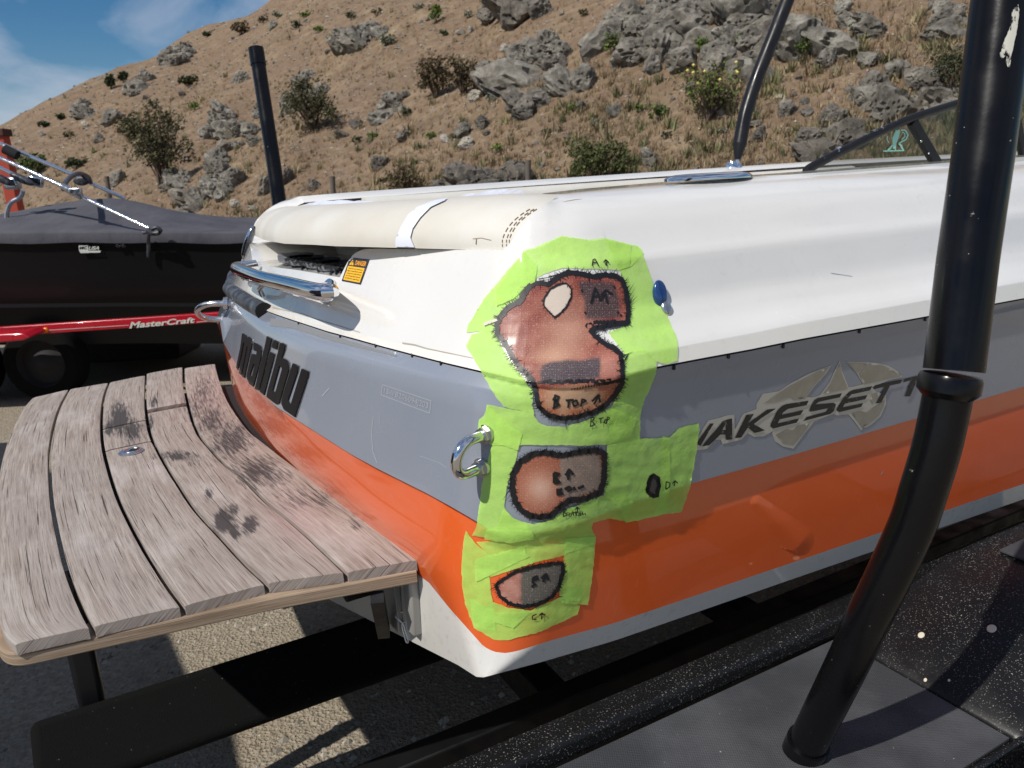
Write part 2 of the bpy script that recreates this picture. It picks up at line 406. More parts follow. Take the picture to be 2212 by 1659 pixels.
# the tape bridges the steps of the hull: a slightly fuller skin to lay it on
_lo = (LV['knk'][0]*.25+LV['ogi'][0]*.75, LV['knk'][1]*.25+LV['ogi'][1]*.75)
_px = [LV['keel'], LV['wo'], LV['knk'], _lo, (LV['ogo'][0]+normals(LV['ogo'][0])*.0012, LV['ogo'][1]-.001), LV['crs'], (o_r+n_r*.0005, z_r-.004), (o_r+n_r*.0042, z_r+.003), (o_b+n_b*.0012, z_b)] + DK[1:] + [sh1]
_v, _f2 = [], []
for k, (o, z) in enumerate(_px): _v += [tuple(p) for p in pts3(o, z)]
_n = len(o_b)
for k in range(len(_px)-1): _f2 += [(i+k*_n, i+(k+1)*_n, i+1+(k+1)*_n, i+1+k*_n) for i in range(_n-1)]
TBVH = BVHTree.FromPolygons(_v, _f2)
def ontape(px, py):
    d = ray(px, py).normalized(); h = TBVH.ray_cast(CAMP, d, 12)
    if h[0] is None: return None
    return h[0], (h[1] if h[1].dot(d) < 0 else -h[1])
# ------------------------------------------------------------------ boat fittings
def lipx(x2):                                       # aft edge of the deck top
    i = NB+NS+NC+int(np.clip((x2/WID)*NT, 2, NT-2)); return float(o_t[i,0])
lip0 = float(np.median(o_t[NB+NS+NC+20:NB+NS+NC+60,0] + BUL*.95*(1-((o_t[NB+NS+NC+20:NB+NS+NC+60,1]-WID/2)/(WID/2))**2)))
def pad_xy(px, py, off):
    d = ray(px, py); last = None
    for k in range(400):
        t = .9 + k*.006; x1, x2, z = tob(CAMP+d*t); q = (x2-WID/2)/(WID/2)
        g = x1 - (off + lip0 - BUL*.95*(1-q*q))
        if last is not None and last <= 0 < g: return x1, x2, z
        last = g
    return x1, x2, z
PB = [(552,487),(559,506),(586,517),(634,525),(698,527),(746,530),(791,531),(868,533),(986,536),(1097,539),(1160,541)]
PT = [(553,485),(561,470),(586,452),(618,446),(698,442),(794,437),(890,431),(986,425),(1110,418),(1180,421),(1235,427),(1290,433)]
def lerp_poly(P, n):
    P = np.array(P, float); k = np.linspace(0, len(P)-1, n); return np.c_[np.interp(k, range(len(P)), P[:,0]), np.interp(k, range(len(P)), P[:,1])]
CB, CT = curve(PB), curve(PT)
def pad():
    n = 110; v = []; m = 18
    def zat(x1, x2, cv):
        lo, hi = 1.3, 1.75
        for _ in range(40):
            z = (lo+hi)/2; x, y = project(bp(x1, x2, z))
            if y > cv[0](x): lo = z
            else: hi = z
        return z
    for k in range(n):
        x2 = .085+(1.93-.085)*(k/(n-1))**1.15; skew = .022*max(0, 1-x2/.3); fwd = .058*max(0, min(1, 1-(x2-.07)/.42))**1.3; q = (x2-WID/2)/(WID/2); e = max(0, (x2-1.70)/.23); s_ = max(0, min(1, (x2-.9)/.5))
        base = lip0 - BUL*.95*(1-q*q) + .012 + .045*s_*s_*(3-2*s_) + .10*e**2.5 + fwd
        zb, zt = zat(base, x2, CB), zat(base+.11, x2+skew, CT); bu = .020
        if e: r_ = math.sqrt(max(0, 1-e*e)); mz = zb*.4+zt*.6; zb = mz+(zb-mz)*r_; zt = mz+(zt-mz)*r_
        row = [bp(base+.16, max(x2, .24), zb-.004), bp(base+.05, max(x2, .075), zb-.003)]
        for j in range(m):
            th = (j/(m-1))*math.pi/2
            row.append(bp(base+.11-(.11+bu)*math.cos(th)**.9+0*bu, x2+skew*(j/(m-1))**1.3, zb+(zt-zb)*math.sin(th)))
        x3 = max(x2+skew, .26); row += [bp(base+.14, max(x2+skew, .13), zt-.002), bp(base+.22, x3, zt-.003), bp(base+.34, x3, zt-.012), bp(base+.6, x3, zt-.05)]
        v += row
    c = m+6; f = [(i*c+j, i*c+j+1, (i+1)*c+j+1, (i+1)*c+j) for i in range(n-1) for j in range(c-1)] + [tuple(range(1, c-2))]
    return v, f
pv, pf = pad()
wallp = [bp(o_t[i,0], o_t[i,1], z_t[i]) for i in range(NB+NS-26, NB+NS+NC+6)]
mesh('coaming_end', wallp+[p+E2*.10+E1*.05-EZ*.012 for p in wallp], [(i, i+1, len(wallp)+i+1, len(wallp)+i) for i in range(len(wallp)-1)], MAT['white'], boat, True)
padobj = mesh('sun_pad', pv, pf, MAT['vinyl'], boat, True, sharp=60)
PBVH = BVHTree.FromPolygons([tuple(p) for p in pv], pf)
def onpad(px, py):
    d = ray(px, py).normalized(); h = PBVH.ray_cast(CAMP, d, 12)
    if h[0] is None: return None
    n = h[1] if h[1].dot(d) < 0 else -h[1]
    return h[0], n

# ---- generic stickers: polygons drawn in the photograph, laid on a real surface
def inpoly(x, y, P):
    c = False; n = len(P); j = n-1
    for i in range(n):
        xi, yi = P[i]; xj, yj = P[j]
        if (yi > y) != (yj > y) and x < (xj-xi)*(y-yi)/(yj-yi)+xi: c = not c
        j = i
    return c
def resample(P, step, jit=0, closed=True):
    out = []; n = len(P)
    for i in range(n if closed else n-1):
        a, b = P[i], P[(i+1) % n]; d = math.hypot(b[0]-a[0], b[1]-a[1]); k = max(1, int(d/step))
        for q in range(k):
            t = q/k; j = jit if q else 0
            out.append((a[0]+(b[0]-a[0])*t+random.uniform(-j, j), a[1]+(b[1]-a[1])*t+random.uniform(-j, j)))
    if not closed: out.append(P[-1])
    return out
def decal(name, P, mat, parent, off=.001, step=8, jit=0, holes=(), surf=onhull, colfn=None, wrinkle=0, thick=0):
    loops = [resample(P, step, jit)] + [resample(h, step, jit) for h in holes]
    co, ed = [], []
    for lp in loops:
        o = len(co); co += [Vector(p) for p in lp]; ed += [(o+i, o+(i+1) % len(lp)) for i in range(len(lp))]
    xs = [p[0] for p in P]; ys = [p[1] for p in P]
    y = min(ys)+step*.5; k = 0
    while y < max(ys):
        x = min(xs)+step*(.5 if k % 2 else 0)
        while x < max(xs):
            if inpoly(x, y, loops[0]) and not any(inpoly(x, y, h) for h in loops[1:]): co.append(Vector((x, y)))
            x += step
        y += step*.87; k += 1
    rv, _, rf, *_ = delaunay_2d_cdt(co, ed, [], 0, .02)
    v, idx, at = [], {}, []
    for i, p in enumerate(rv):
        h = surf(p.x, p.y)
        if h is None: continue
        w = wrinkle*(noise.noise(Vector((p.x*.018, p.y*.05, off*9000)))+.5*noise.noise(Vector((p.x*.06, p.y*.03, 3)))) if wrinkle else 0
        idx[i] = len(v); v.append(h[0] + h[1]*(off+max(-off*.4, w)))
        at.append((p.x, p.y))
    f = []
    for t in rf:
        if not all(i in idx for i in t): continue
        cx = sum(rv[i].x for i in t)/len(t); cy = sum(rv[i].y for i in t)/len(t)
        if not inpoly(cx, cy, loops[0]) or any(inpoly(cx, cy, h) for h in loops[1:]): continue
        q = [idx[i] for i in t]
        n = (Vector(v[q[1]])-Vector(v[q[0]])).cross(Vector(v[q[2]])-Vector(v[q[0]]))
        f.append(tuple(q) if n.dot(CAMP-Vector(v[q[0]])) > 0 else tuple(q[::-1]))
    attr = {'col': np.array([colfn(x, y) for x, y in at])} if colfn else None
    o = mesh(name, v, f, mat, parent, True, uv=np.array(at)*.00066 if at else None, attr=attr)
    if thick:
        s = o.modifiers.new('solid', 'SOLIDIFY'); s.thickness = thick; s.offset = -1
    return o
class Ink:
    """marker or thread lines laid on a surface"""
    def __init__(s, surf=onhull, off=.0028): s.v = []; s.f = []; s.surf = surf; s.off = off
    def line(s, P, w, step=5, taper=False):
        P = resample(P, step, 0, False); n = len(P); prev = None
        for i, (x, y) in enumerate(P):
            a = P[max(0, i-1)]; b = P[min(n-1, i+1)]; dx, dy = b[0]-a[0], b[1]-a[1]; l = math.hypot(dx, dy) or 1
            ww = (w if not hasattr(w, '__len__') else w[0]+(w[1]-w[0])*i/max(1, n-1))/2
            if taper: ww *= 1-.85*i/max(1, n-1)
            h1 = s.surf(x-dy/l*ww, y+dx/l*ww); h2 = s.surf(x+dy/l*ww, y-dx/l*ww)
            if h1 is None or h2 is None: prev = None; continue
            k = len(s.v); s.v += [h1[0]+h1[1]*s.off, h2[0]+h2[1]*s.off]
            if prev is not None: s.f.append((prev, prev+1, k+1, k))
            prev = k
        return s
    def build(s, name, mat, parent):
        return mesh(name, s.v, s.f, mat, parent)
def onplane(p0, n):
    return lambda px, py: (atplane(px, py, p0, n), n)
def textdecal(name, txt, quad, mat, parent, off=.0015, surf=onhull, stretch=True, bold=0, shear=0):
    cu = bpy.data.curves.new('t', 'FONT'); cu.body = txt; cu.resolution_u = 3; cu.offset = bold; cu.shear = shear
    o = bpy.data.objects.new('t', cu); COL.objects.link(o)
    dg = bpy.context.evaluated_depsgraph_get(); me = o.evaluated_get(dg).to_mesh()
    V = np.array([v.co[:2] for v in me.vertices]); F = [tuple(p.vertices) for p in me.polygons]
    o.evaluated_get(dg).to_mesh_clear(); bpy.data.objects.remove(o); bpy.data.curves.remove(cu)
    lo, hi = V.min(0), V.max(0); U = (V-lo)/(hi-lo)
    a, b, c, d = [np.array(q, float) for q in quad]        # top-left, top-right, bottom-right, bottom-left
    v, keep = [], {}
    for i, (u, w) in enumerate(U):
        p = (d*(1-u)+c*u)*(1-w) + (a*(1-u)+b*u)*w
        h = surf(p[0], p[1])
        if h: keep[i] = len(v); v.append(h[0]+h[1]*off)
    return mesh(name, v, [tuple(keep[i] for i in q) for q in F if all(i in keep for i in q)], mat, parent)

# ---- sun pad details
decal('pad_strap', [(857,533),(857,517),(868,492),(884,466),(903,450),(935,437),(967,430),(962,436),(932,450),(910,472),(894,495),(889,514),(898,534)], MAT['plasticsheet'], boat, .003, 7, surf=onpad)
th = Ink(onpad, .0012)
for dx in (0, 9, 15):
    P = [(1086+dx,533),(1087+dx,514),(1101+dx,488),(1124+dx,466),(1149+dx,450)]
    P = resample(smoothpts([(x, y, 0) for x, y in P], 6) and [(q.x, q.y) for q in smoothpts([(x, y, 0) for x, y in P], 6)], 4, 0, False)
    for k in range(0, len(P)-2, 3): th.line(P[k:k+3], 1.7, 4)
th.line([(1030,515),(1029,528)], 1.6, 4).line([(1022,516),(1040,514),(1062,519)], .9, 4)
tag(th.build('stitching', MAT['vinyl_dark'], boat), kind='stuff')
sm = MB()                                             # crumpled white sheet lying over the back of the pad
def ribbon(name, top, bot, dep, mat, amp=.004):
    T = lerp_poly(top, 26); B = lerp_poly(bot, 26); v = []
    for k in range(26):
        d = dep[0]+(dep[1]-dep[0])*k/25
        for j in range(5):
            t = j/4; p = atdepth(*(T[k]*(1-t)+B[k]*t), d+.05*(1-t)); v.append(p+EZ*amp*noise.noise(p*30))
    mesh(name, v, [(i*5+j, (i+1)*5+j, (i+1)*5+j+1, i*5+j+1) for i in range(25) for j in range(4)], mat, boat, True)
ribbon('plastic_sheet', [(962,428),(1010,420),(1060,412),(1095,409),(1118,410),(1132,414)], [(962,434),(1010,427),(1060,421),(1095,419),(1110,420),(1132,416)], (1.62, 1.30), MAT['plasticsheet'])
ribbon('plastic_sheet', [(640,446),(668,439),(694,433),(740,433),(800,434),(835,441)], [(640,449),(668,446),(694,443),(740,441),(800,440),(835,443)], (2.72, 2.15), MAT['plasticsheet'])
mesh('cockpit_liner', [bp(a, b, c) for a, b, c in [(.12,.24,1.50),(.12,WID-.24,1.50),(3.6,WID-.3,1.52),(3.6,.3,1.52)]], [(0,1,2,3)], MAT['vinyl'], boat)

# ---- grab rail, towel hook, rub rail, cleats
def offp(px, py, d, surf=onhull):
    h = surf(px, py); return h[0]+h[1]*d
q = onhull(713, 631); rend = q[0]+q[1]*.012; nrm = Vector(q[1])
aft = -E1
A = atplane(709, 631, rend - E1*.035, E1); hb = onhull(520, 606); B = atplane(512, 580, hb[0] - E1*.05, E1)
mid = (A+B)/2 - E1*.02
rail = MB().tube(smoothpts([B+E1*.05+E2*.012, B+E1*.012+E2*.004, B, B*.7+A*.3-E1*.016, mid, B*.3+A*.7-E1*.016, A*.97+B*.03-E1*.012, A+E1*.004, rend], 6), .0165, 20).build('grab_rail', MAT['chrome'], boat, True)
fl = MB(); ax = (A-(B*.3+A*.7)).normalized()
fl.tube([rend-nrm*.010, rend-nrm*.002], .026, 28); fl.build('rail_flange', MAT['chrome'], boat, True, sharp=35)
for (x, y), (x2, y2), r0 in (((578,606),(573,640),.006), ((541,596),(538,604),.007), ((604,606),(598,618),.006), ((624,610),(615,626),.006)):
    a = atplane(x, y, mid+E1*.03, E1); b = offp(x2, y2, .007)
    MB().tube(smoothpts([a, a*.5+b*.5-E1*.012, b], 5), r0, 10).build('rail_hook', MAT['steel'], boat, True)
# black D-section rub rail that ends at a cut face
o4, z4 = LV['rub']; path = []
for i in range(NB+NS+NC+4, NB+NS+NC+NT+NP+12):
    x, y = project(bp(o4[i,0], o4[i,1], z4[i]))
    if x < 580 or i > NB+NS+NC+NT: path.append(bp(o4[i,0]+n_r[i,0]*.008, o4[i,1]+n_r[i,1]*.008, z4[i]+.002))
MB().tube(path[::2], .0205, 14).build('rub_rail', MAT['rubber'], boat, True, sharp=60)
ec = MB().tube([path[0]-(path[1]-path[0]).normalized()*.003, path[0]], .0215, 14); ec.build('rub_rail_end', MAT['gap'], boat)
def ubolt(name, top, bot, out, rad, mat=MAT['chrome']):
    h1 = onhull(*top); h2 = onhull(*bot)
    a = h1[0]; b = h2[0]; n = (h1[1]+h2[1]).normalized(); n = (n - EZ*n.z*.6 - (-E2)*0).normalized(); n = (n*.5 - E1*.5).normalized()
    c = (a+b)/2; hv = (a-b)/2; P = [a-n*.02, a+n*out*.45]
    for k in range(11):
        t = math.pi/2 - math.pi*k/10; P.append(c + hv*math.sin(t) + n*(out*.5 + hv.length*math.cos(t)))
    P += [b+n*out*.45, b-n*.02]
    o = MB().tube(P, rad, 16).build(name, mat, boat, True)
    for p in (a, b):
        MB().tube([p, p+n*.010], rad*1.5, 6).build('nut', MAT['steel'], o)
        MB().tube([p-n*.004, p+n*.003], rad*1.8, 24).build('washer', MAT['steel'], o, True, sharp=30)
    return o
ubolt('towing_eye', (1049,938), (1040,1010), .062, .0085)
hL1 = onhull(499, 662) or onhull(510, 662)
a = atplane(488, 656, hL1[0]-E1*.01, E1); b = atplane(484, 690, hL1[0]-E1*.01, E1); c = (a+b)/2; hv = (a-b)/2; n = (-_r+_f*-.2).normalized()
P = [a-n*.03, a+n*.02]+[c+hv*math.cos(math.pi*k/10)+n*(.025+hv.length*math.sin(math.pi*k/10)) for k in range(11)]+[b+n*.02, b-n*.03]
ue = MB().tube(P, .0085, 14).build('towing_eye', MAT['steel'], boat, True)
for p in (a, b): MB().tube([p-n*.006, p+n*.006], .018, 8).build('nut', MAT['steel'], ue)
def pad_ellipse(name, cx, cy, P, dep_fn, mat, bulge):
    pass
def oval(name, cen, u, v, n, a, b, h, mat, parent=boat, seg=36):
    """a shallow domed oval fitting"""
    V = []; F = []
    prof = [(1.0, 0), (1.0, .35), (.93, .7), (.75, .93), (.45, 1.0), (0.02, 1.0)]
    for r_, k in prof:
        for s in range(seg):
            t = 2*math.pi*s/seg; V.append(cen + u*(a*r_*math.cos(t)) + v*(b*r_*math.sin(t)) + n*(h*k))
    for j in range(len(prof)-1):
        for s in range(seg): F.append((j*seg+s, j*seg+(s+1) % seg, (j+1)*seg+(s+1) % seg, (j+1)*seg+s))
    return mesh(name, V, F, mat, parent, True, sharp=50)
h = onhull(520, 536) or onhull(526, 545) or onhull(532, 550)
n0 = (-E1*.75+E2*.55+EZ*.45).normalized(); up = (EZ - n0*n0.z).normalized(); sd = up.cross(n0); c0 = (onhull(541, 526) or h)[0]
oval('deck_cleat', c0 + n0*.004, sd, up, n0, .022, .058, .012, MAT['chrome'])
h = onhull(1424, 641)
upd = (EZ - h[1]*h[1].z).normalized(); fw = upd.cross(h[1])
c0 = h[0]
cb = MB()
ck = oval('cleat_knob', c0, fw, upd, (h[1]*.7+upd*.7).normalized(), .013, .020, .014, MAT['sky_chrome'])
oval('cleat_base', c0 - upd*.019 + fw*.005, fw, upd, (h[1]*.9-upd*.2).normalized(), .010, .013, .009, MAT['steel'])
c0 = atplane(1532, 390, bp(0, .16, 0), E2) + EZ*.002
oval('pull_up_cleat', c0, E1, E2, EZ, .105, .03, .012, MAT['chrome'])
# ventilated step mats on the shelf
st = MB(); bars = MB()
def onz(px, py, z): return atz(px, py, z)
hs = onhull(660, 575); ZS = (hs[0].z if hs else 1.43) + .006
def mat_ring(outer, inner):
    O = [atz(x, y, ZS) for x, y in resample(outer, 6)]
    m_ = len(O); st.add([p for p in O]+[p+EZ*.010 for p in O], [(i, (i+1) % m_, m_+(i+1) % m_, m_+i) for i in range(m_)]+[tuple(range(m_, 2*m_))])
for dx, dy in ((0,0), (22,6), (58,12), (85,18)):
    ou = [(600+dx,560+dy),(606+dx,555+dy),(640+dx,552+dy),(678+dx,553+dy),(676+dx,563+dy),(640+dx,568+dy),(612+dx,568+dy),(603+dx,566+dy)]
    mat_ring(ou, None)
st.build('step_mat', MAT['mat'], boat)
ik = Ink(lambda x, y: (atz(x, y, ZS+.0105), EZ), .001)
for dx, dy in ((0,0), (22,6), (58,12), (85,18)):
    for k in range(5):
        x = 616+dx+k*12; ik.line([(x,564+dy-k*.6),(x+9,557+dy)], 6.5, 4)
ik.build('mat_slots', MAT['gap'], boat)
# warning sticker
q = [(757,556),(799,561),(780,615),(739,607)]
def quadpt(q, u, w):
    a, b, c, d = [np.array(p, float) for p in q]; p = (a*(1-u)+b*u)*(1-w)+(d*(1-u)+c*u)*w; return (float(p[0]), float(p[1]))
def sub(q, u0, w0, u1, w1): return [quadpt(q, u0, w0), quadpt(q, u1, w0), quadpt(q, u1, w1), quadpt(q, u0, w1)]
stk = decal('warning_sticker', q, M('sticker_black', (.03,.024,.03), .35).m, boat, .0012, 8)
YEL = M('sticker_yellow', (.85,.46,.01), .35).m; ORA = M('sticker_orange', (.9,.38,.02), .4).m; BLK = MAT['ink']
decal('sticker_panel', sub(q, .07, .36, .93, .94), YEL, stk, .0016, 8)
decal('sticker_triangle', [quadpt(q, .2, .08), quadpt(q, .33, .31), quadpt(q, .09, .31)], YEL, stk, .0016, 5)
textdecal('sticker_word', 'DANGER', sub(q, .38, .10, .93, .29), ORA, stk, .0017, bold=.02)
textdecal('sticker_mark', '!', sub(q, .19, .14, .23, .29), BLK, stk, .0019)
lines = ['Transom center section should be open', 'edges to avoid shock or wash', 'moving in turns while underway', 'wet surfaces get slippery when wet', 'and will be above engine if it gets']
for k, tx in enumerate(lines): textdecal('sticker_text', tx, sub(q, .13, .42+k*.10, .87, .485+k*.10), BLK, stk, .0019, bold=.012)

# ------------------------------------------------------------------ lettering on the stern
def zmap(ox, oy, s): return lambda P: [(ox+x*s, oy+y*s) for x, y in P]
zm = zmap(560*.8848, 790*.8848, .8848/6.636)
LET = [
 ([(222,165),(245,160),(292,195),(300,225),(340,215),(380,260),(386,330),(262,880),(222,850),(318,380),(305,372),(212,835),(172,800),(262,310),(250,300),(155,755),(125,710),(195,380),(212,250)], []),
 ([(418,305),(470,330),(520,365),(540,420),(530,560),(405,1020),(340,970),(300,880),(310,800),(365,560),(385,490),(430,500),(450,520),(462,455),(448,440),(405,430)], [[(412,650),(432,655),(385,850),(360,850),(352,830)]]),
 ([(625,205),(705,255),(690,320),(500,1085),(430,1050),(455,960),(600,330)], []),
 ([(735,265),(810,300),(785,420),(705,385)], []),
 ([(680,460),(750,495),(735,570),(580,1160),(510,1100),(530,1020)], []),
 ([(845,310),(925,345),(915,420),(870,555),(940,590),(978,640),(982,760),(850,1200),(825,1290),(780,1305),(700,1250),(620,1185),(635,1090),(750,680)], [[(830,690),(865,705),(870,740),(765,1105),(735,1110),(722,1080)]]),
 ([(1045,645),(1135,690),(1125,780),(970,1240),(985,1290),(1015,1300),(1190,730),(1305,780),(1295,860),(1080,1515),(900,1390),(862,1300),(870,1200)], []),
]
EMB = M('black_emblem', (.008,.008,.009), .4, spec=.2).m
EDGE = M('silver_emblem_edge', (.5,.52,.55), .3, .8).m
for k, (P, H) in enumerate(LET):
    e = decal('emblem_letter', zm(P), EMB, boat, .0030, 2.5, holes=[zm(h) for h in H], thick=.0022)
    cx = sum(p[0] for p in P)/len(P); cy = sum(p[1] for p in P)/len(P)
    g_ = 10
    decal('letter_backing', zm([(x+(g_ if x > cx else -g_*.6), y+(g_*1.2 if y > cy else -g_)) for x, y in P]), EDGE, e, .0008, 3, holes=[zm([(x+(4 if x < sum(q[0] for q in h)/len(h) else -4), y) for x, y in h]) for h in H])
# hull number, moulded in
HIN = M('moulded_number', (.36,.385,.43), .3).m
hq = [(827,831),(932,866),(929,893),(824,853)]
ik = Ink(onhull, .0006)
for a, b in ((0,1),(1,2),(2,3),(3,0)): ik.line([hq[a], hq[b]], 1.5, 8)
hn = ik.build('hull_number_plate', HIN, boat)
textdecal('number', '1S-VB206094J203', sub(hq, .05, .22, .95, .85), HIN, hn, .0008)
SCM = M('scratch_pale', (.37,.38,.40), .5).m
for P, w in (([(807,900),(803,935),(806,975),(815,1000)], 1.4), ([(696,856),(712,838)], 2), ([(822,890),(820,915)], 1), ([(908,985),(950,1000),(965,1010)], 1), ([(1745,905),(1752,893)], 1.2), ([(1902,1025),(1907,1018)], 1.5), ([(1795,590),(1840,597)], 1.2)):
    Ink(onhull, .0006).line(P, w, 6).build('scratch', SCM, boat)

# ------------------------------------------------------------------ side decal
w1 = zmap(1600*.8848, 860*.8848, .8848/5.53); w2 = zmap(1900*.8848, 860*.8848, .8848/5.53)
SIL = M('silver_khaki_foil', (.56,.54,.48), .35, .3).m
m = M('khaki_foil', (.27,.25,.205), .4, .3); m.setc(m.mix(m.ramp(m.noise(30, 6, .7), [(.4,0),(.75,1)]), (.33,.305,.25), (.43,.40,.335))); KHA = m.m
m = M('worn_black_foil', (.012,.012,.014), .3); m.setc(m.mix(m.ramp(m.noise(90, 5, .7), [(.6,0),(.68,1)]), (.012,.012,.014), (.2,.2,.19))); BLF = m.m
dec = decal('side_decal', w2([(-300,700),(-215,560),(0,525),(160,420),(420,280),(715,172),(640,290),(500,440),(375,600),(460,610),(560,575),(690,400),(760,240),(825,112),(860,260),(945,470),(1000,465),(1140,430),(1060,290),(980,200),(915,128),(1100,125),(1300,140),(1480,180),(1600,250),(1670,320),(1640,345),(1500,370),(1260,470),(1300,520),(1450,580),(1450,700),(1380,860),(1260,970),(1115,1055),(1020,930),(940,835),(790,850),(740,830),(560,900),(480,935),(350,1100),(200,1300),(60,1270),(-50,1200),(-90,1090),(-70,1060),(-200,1130),(-330,1140),(-420,1090),(-500,1180),(-760,1240),(-780,1180),(-860,1180),(-960,1300),(-1110,1325),(-1140,1250),(-1010,1010),(-950,920),(-790,880),(-700,850),(-600,840),(-590,1040),(-480,830),(-300,765)]), SIL, boat, .0008, 7)
for P in ([(-200,690),(0,545),(160,445),(430,305),(680,195),(600,310),(470,450),(350,620),(200,640),(150,600),(0,660)],
          [(825,145),(855,290),(930,480),(790,520),(600,560),(700,420),(770,260)],
          [(935,140),(1200,140),(1100,250),(1060,270),(985,205)],
          [(1215,150),(1400,170),(1560,250),(1650,330),(1500,350),(1150,430),(1080,290)],
          [(-40,1110),(110,1030),(190,1050),(260,985),(430,945),(330,1100),(195,1250),(60,1230)],
          [(980,820),(1100,790),(1190,810),(1260,750),(1430,640),(1420,720),(1350,850),(1240,950),(1125,1015)],
          [(1250,560),(1330,540),(1340,600),(1260,700),(1230,650)]):
    decal('foil_panel', w2(P), KHA, dec, .0012, 7)
for P, H in (([(730,960),(780,955),(600,1260),(560,1240),(560,1200)], 1), ([(960,905),(1025,890),(1030,1170),(945,1180),(940,1105),(870,1105),(720,1250),(620,1265),(760,1100),(900,930)], [[(940,960),(945,1045),(890,1050)]]),
             ([(1220,840),(1320,830),(1240,960),(1500,770),(1620,755),(1430,880),(1320,965),(1470,1050),(1330,1085),(1240,1010),(1150,1145),(1065,1155),(1100,1080)], []),
             ([(1700,720),(1760,695),(2060,650),(2030,710),(1780,760),(1710,810),(1700,840),(1990,775),(1950,840),(1670,900),(1640,960),(1930,890),(1900,945),(1580,1025),(1545,1000),(1550,960),(1640,780)], [])):
    decal('letter', w1(P), BLF, dec, .0018, 5, holes=[w1(h) for h in H] if isinstance(H, list) else ())
for P in ([(480,640),(520,615),(850,550),(820,605),(540,665),(490,700),(740,680),(770,700),(740,790),(690,830),(330,925),(375,870),(640,800),(665,750),(430,800),(410,790),(430,720)],
          [(950,530),(1000,505),(1260,455),(1230,510),(980,565),(920,625),(1195,575),(1165,630),(890,690),(860,740),(1135,685),(1110,735),(810,805),(780,780),(790,740),(880,600)],
          [(1300,440),(1665,365),(1640,415),(1500,445),(1380,675),(1305,690),(1430,460),(1280,495)],
          [(1700,355),(2010,285),(2100,265),(2090,310),(1870,360),(1770,590),(1700,595),(1790,370),(1675,405)]):
    decal('letter', w2(P), BLF, dec, .0018, 5)
# etched dent in the orange stripe and rivet notches along the joint
for (x, y) in ((645,700),(735,729),(812,749),(891,770),(953,787),(1455,792),(1573,768),(1691,746),(1856,714),(1998,688),(2190,650)):
    h = onhull(x, y)
    if h: MB().box(h[0]+h[1]*.0005, .004, .005, .009, (h[1], h[1].cross(EZ).normalized(), EZ)).build('rivet_hole', MAT['gap'], boat, bevel=.001)

# grime along the joint on the stern: sealant left behind where a trim strip was pulled off
z2_ = zmap(442.4, 354, .32); SEAL = M('sealant_residue', (.36,.33,.27), .8).m; RES = M('glue_residue', (.19,.195,.205), .6).m
for P, w in (([(458,968),(620,1005),(800,1062),(930,1100),(1050,1138)], (2.4, 1.6)), ([(1335,1210),(1420,1222),(1500,1247),(1650,1278),(1810,1312)], (3.2, 1.4)), ([(640,1010),(700,1030)], 3.5)):
    Ink(onhull, .0007).line(z2_(P), w, 5).build('sealant_line', SEAL, boat)
decal('glue_strip', z2_([(448,1045),(560,1062),(800,1140),(1000,1203),(1300,1290),(1295,1302),(990,1228),(800,1178),(600,1112),(440,1092)]), RES, boat, .0005, 7, jit=.8)
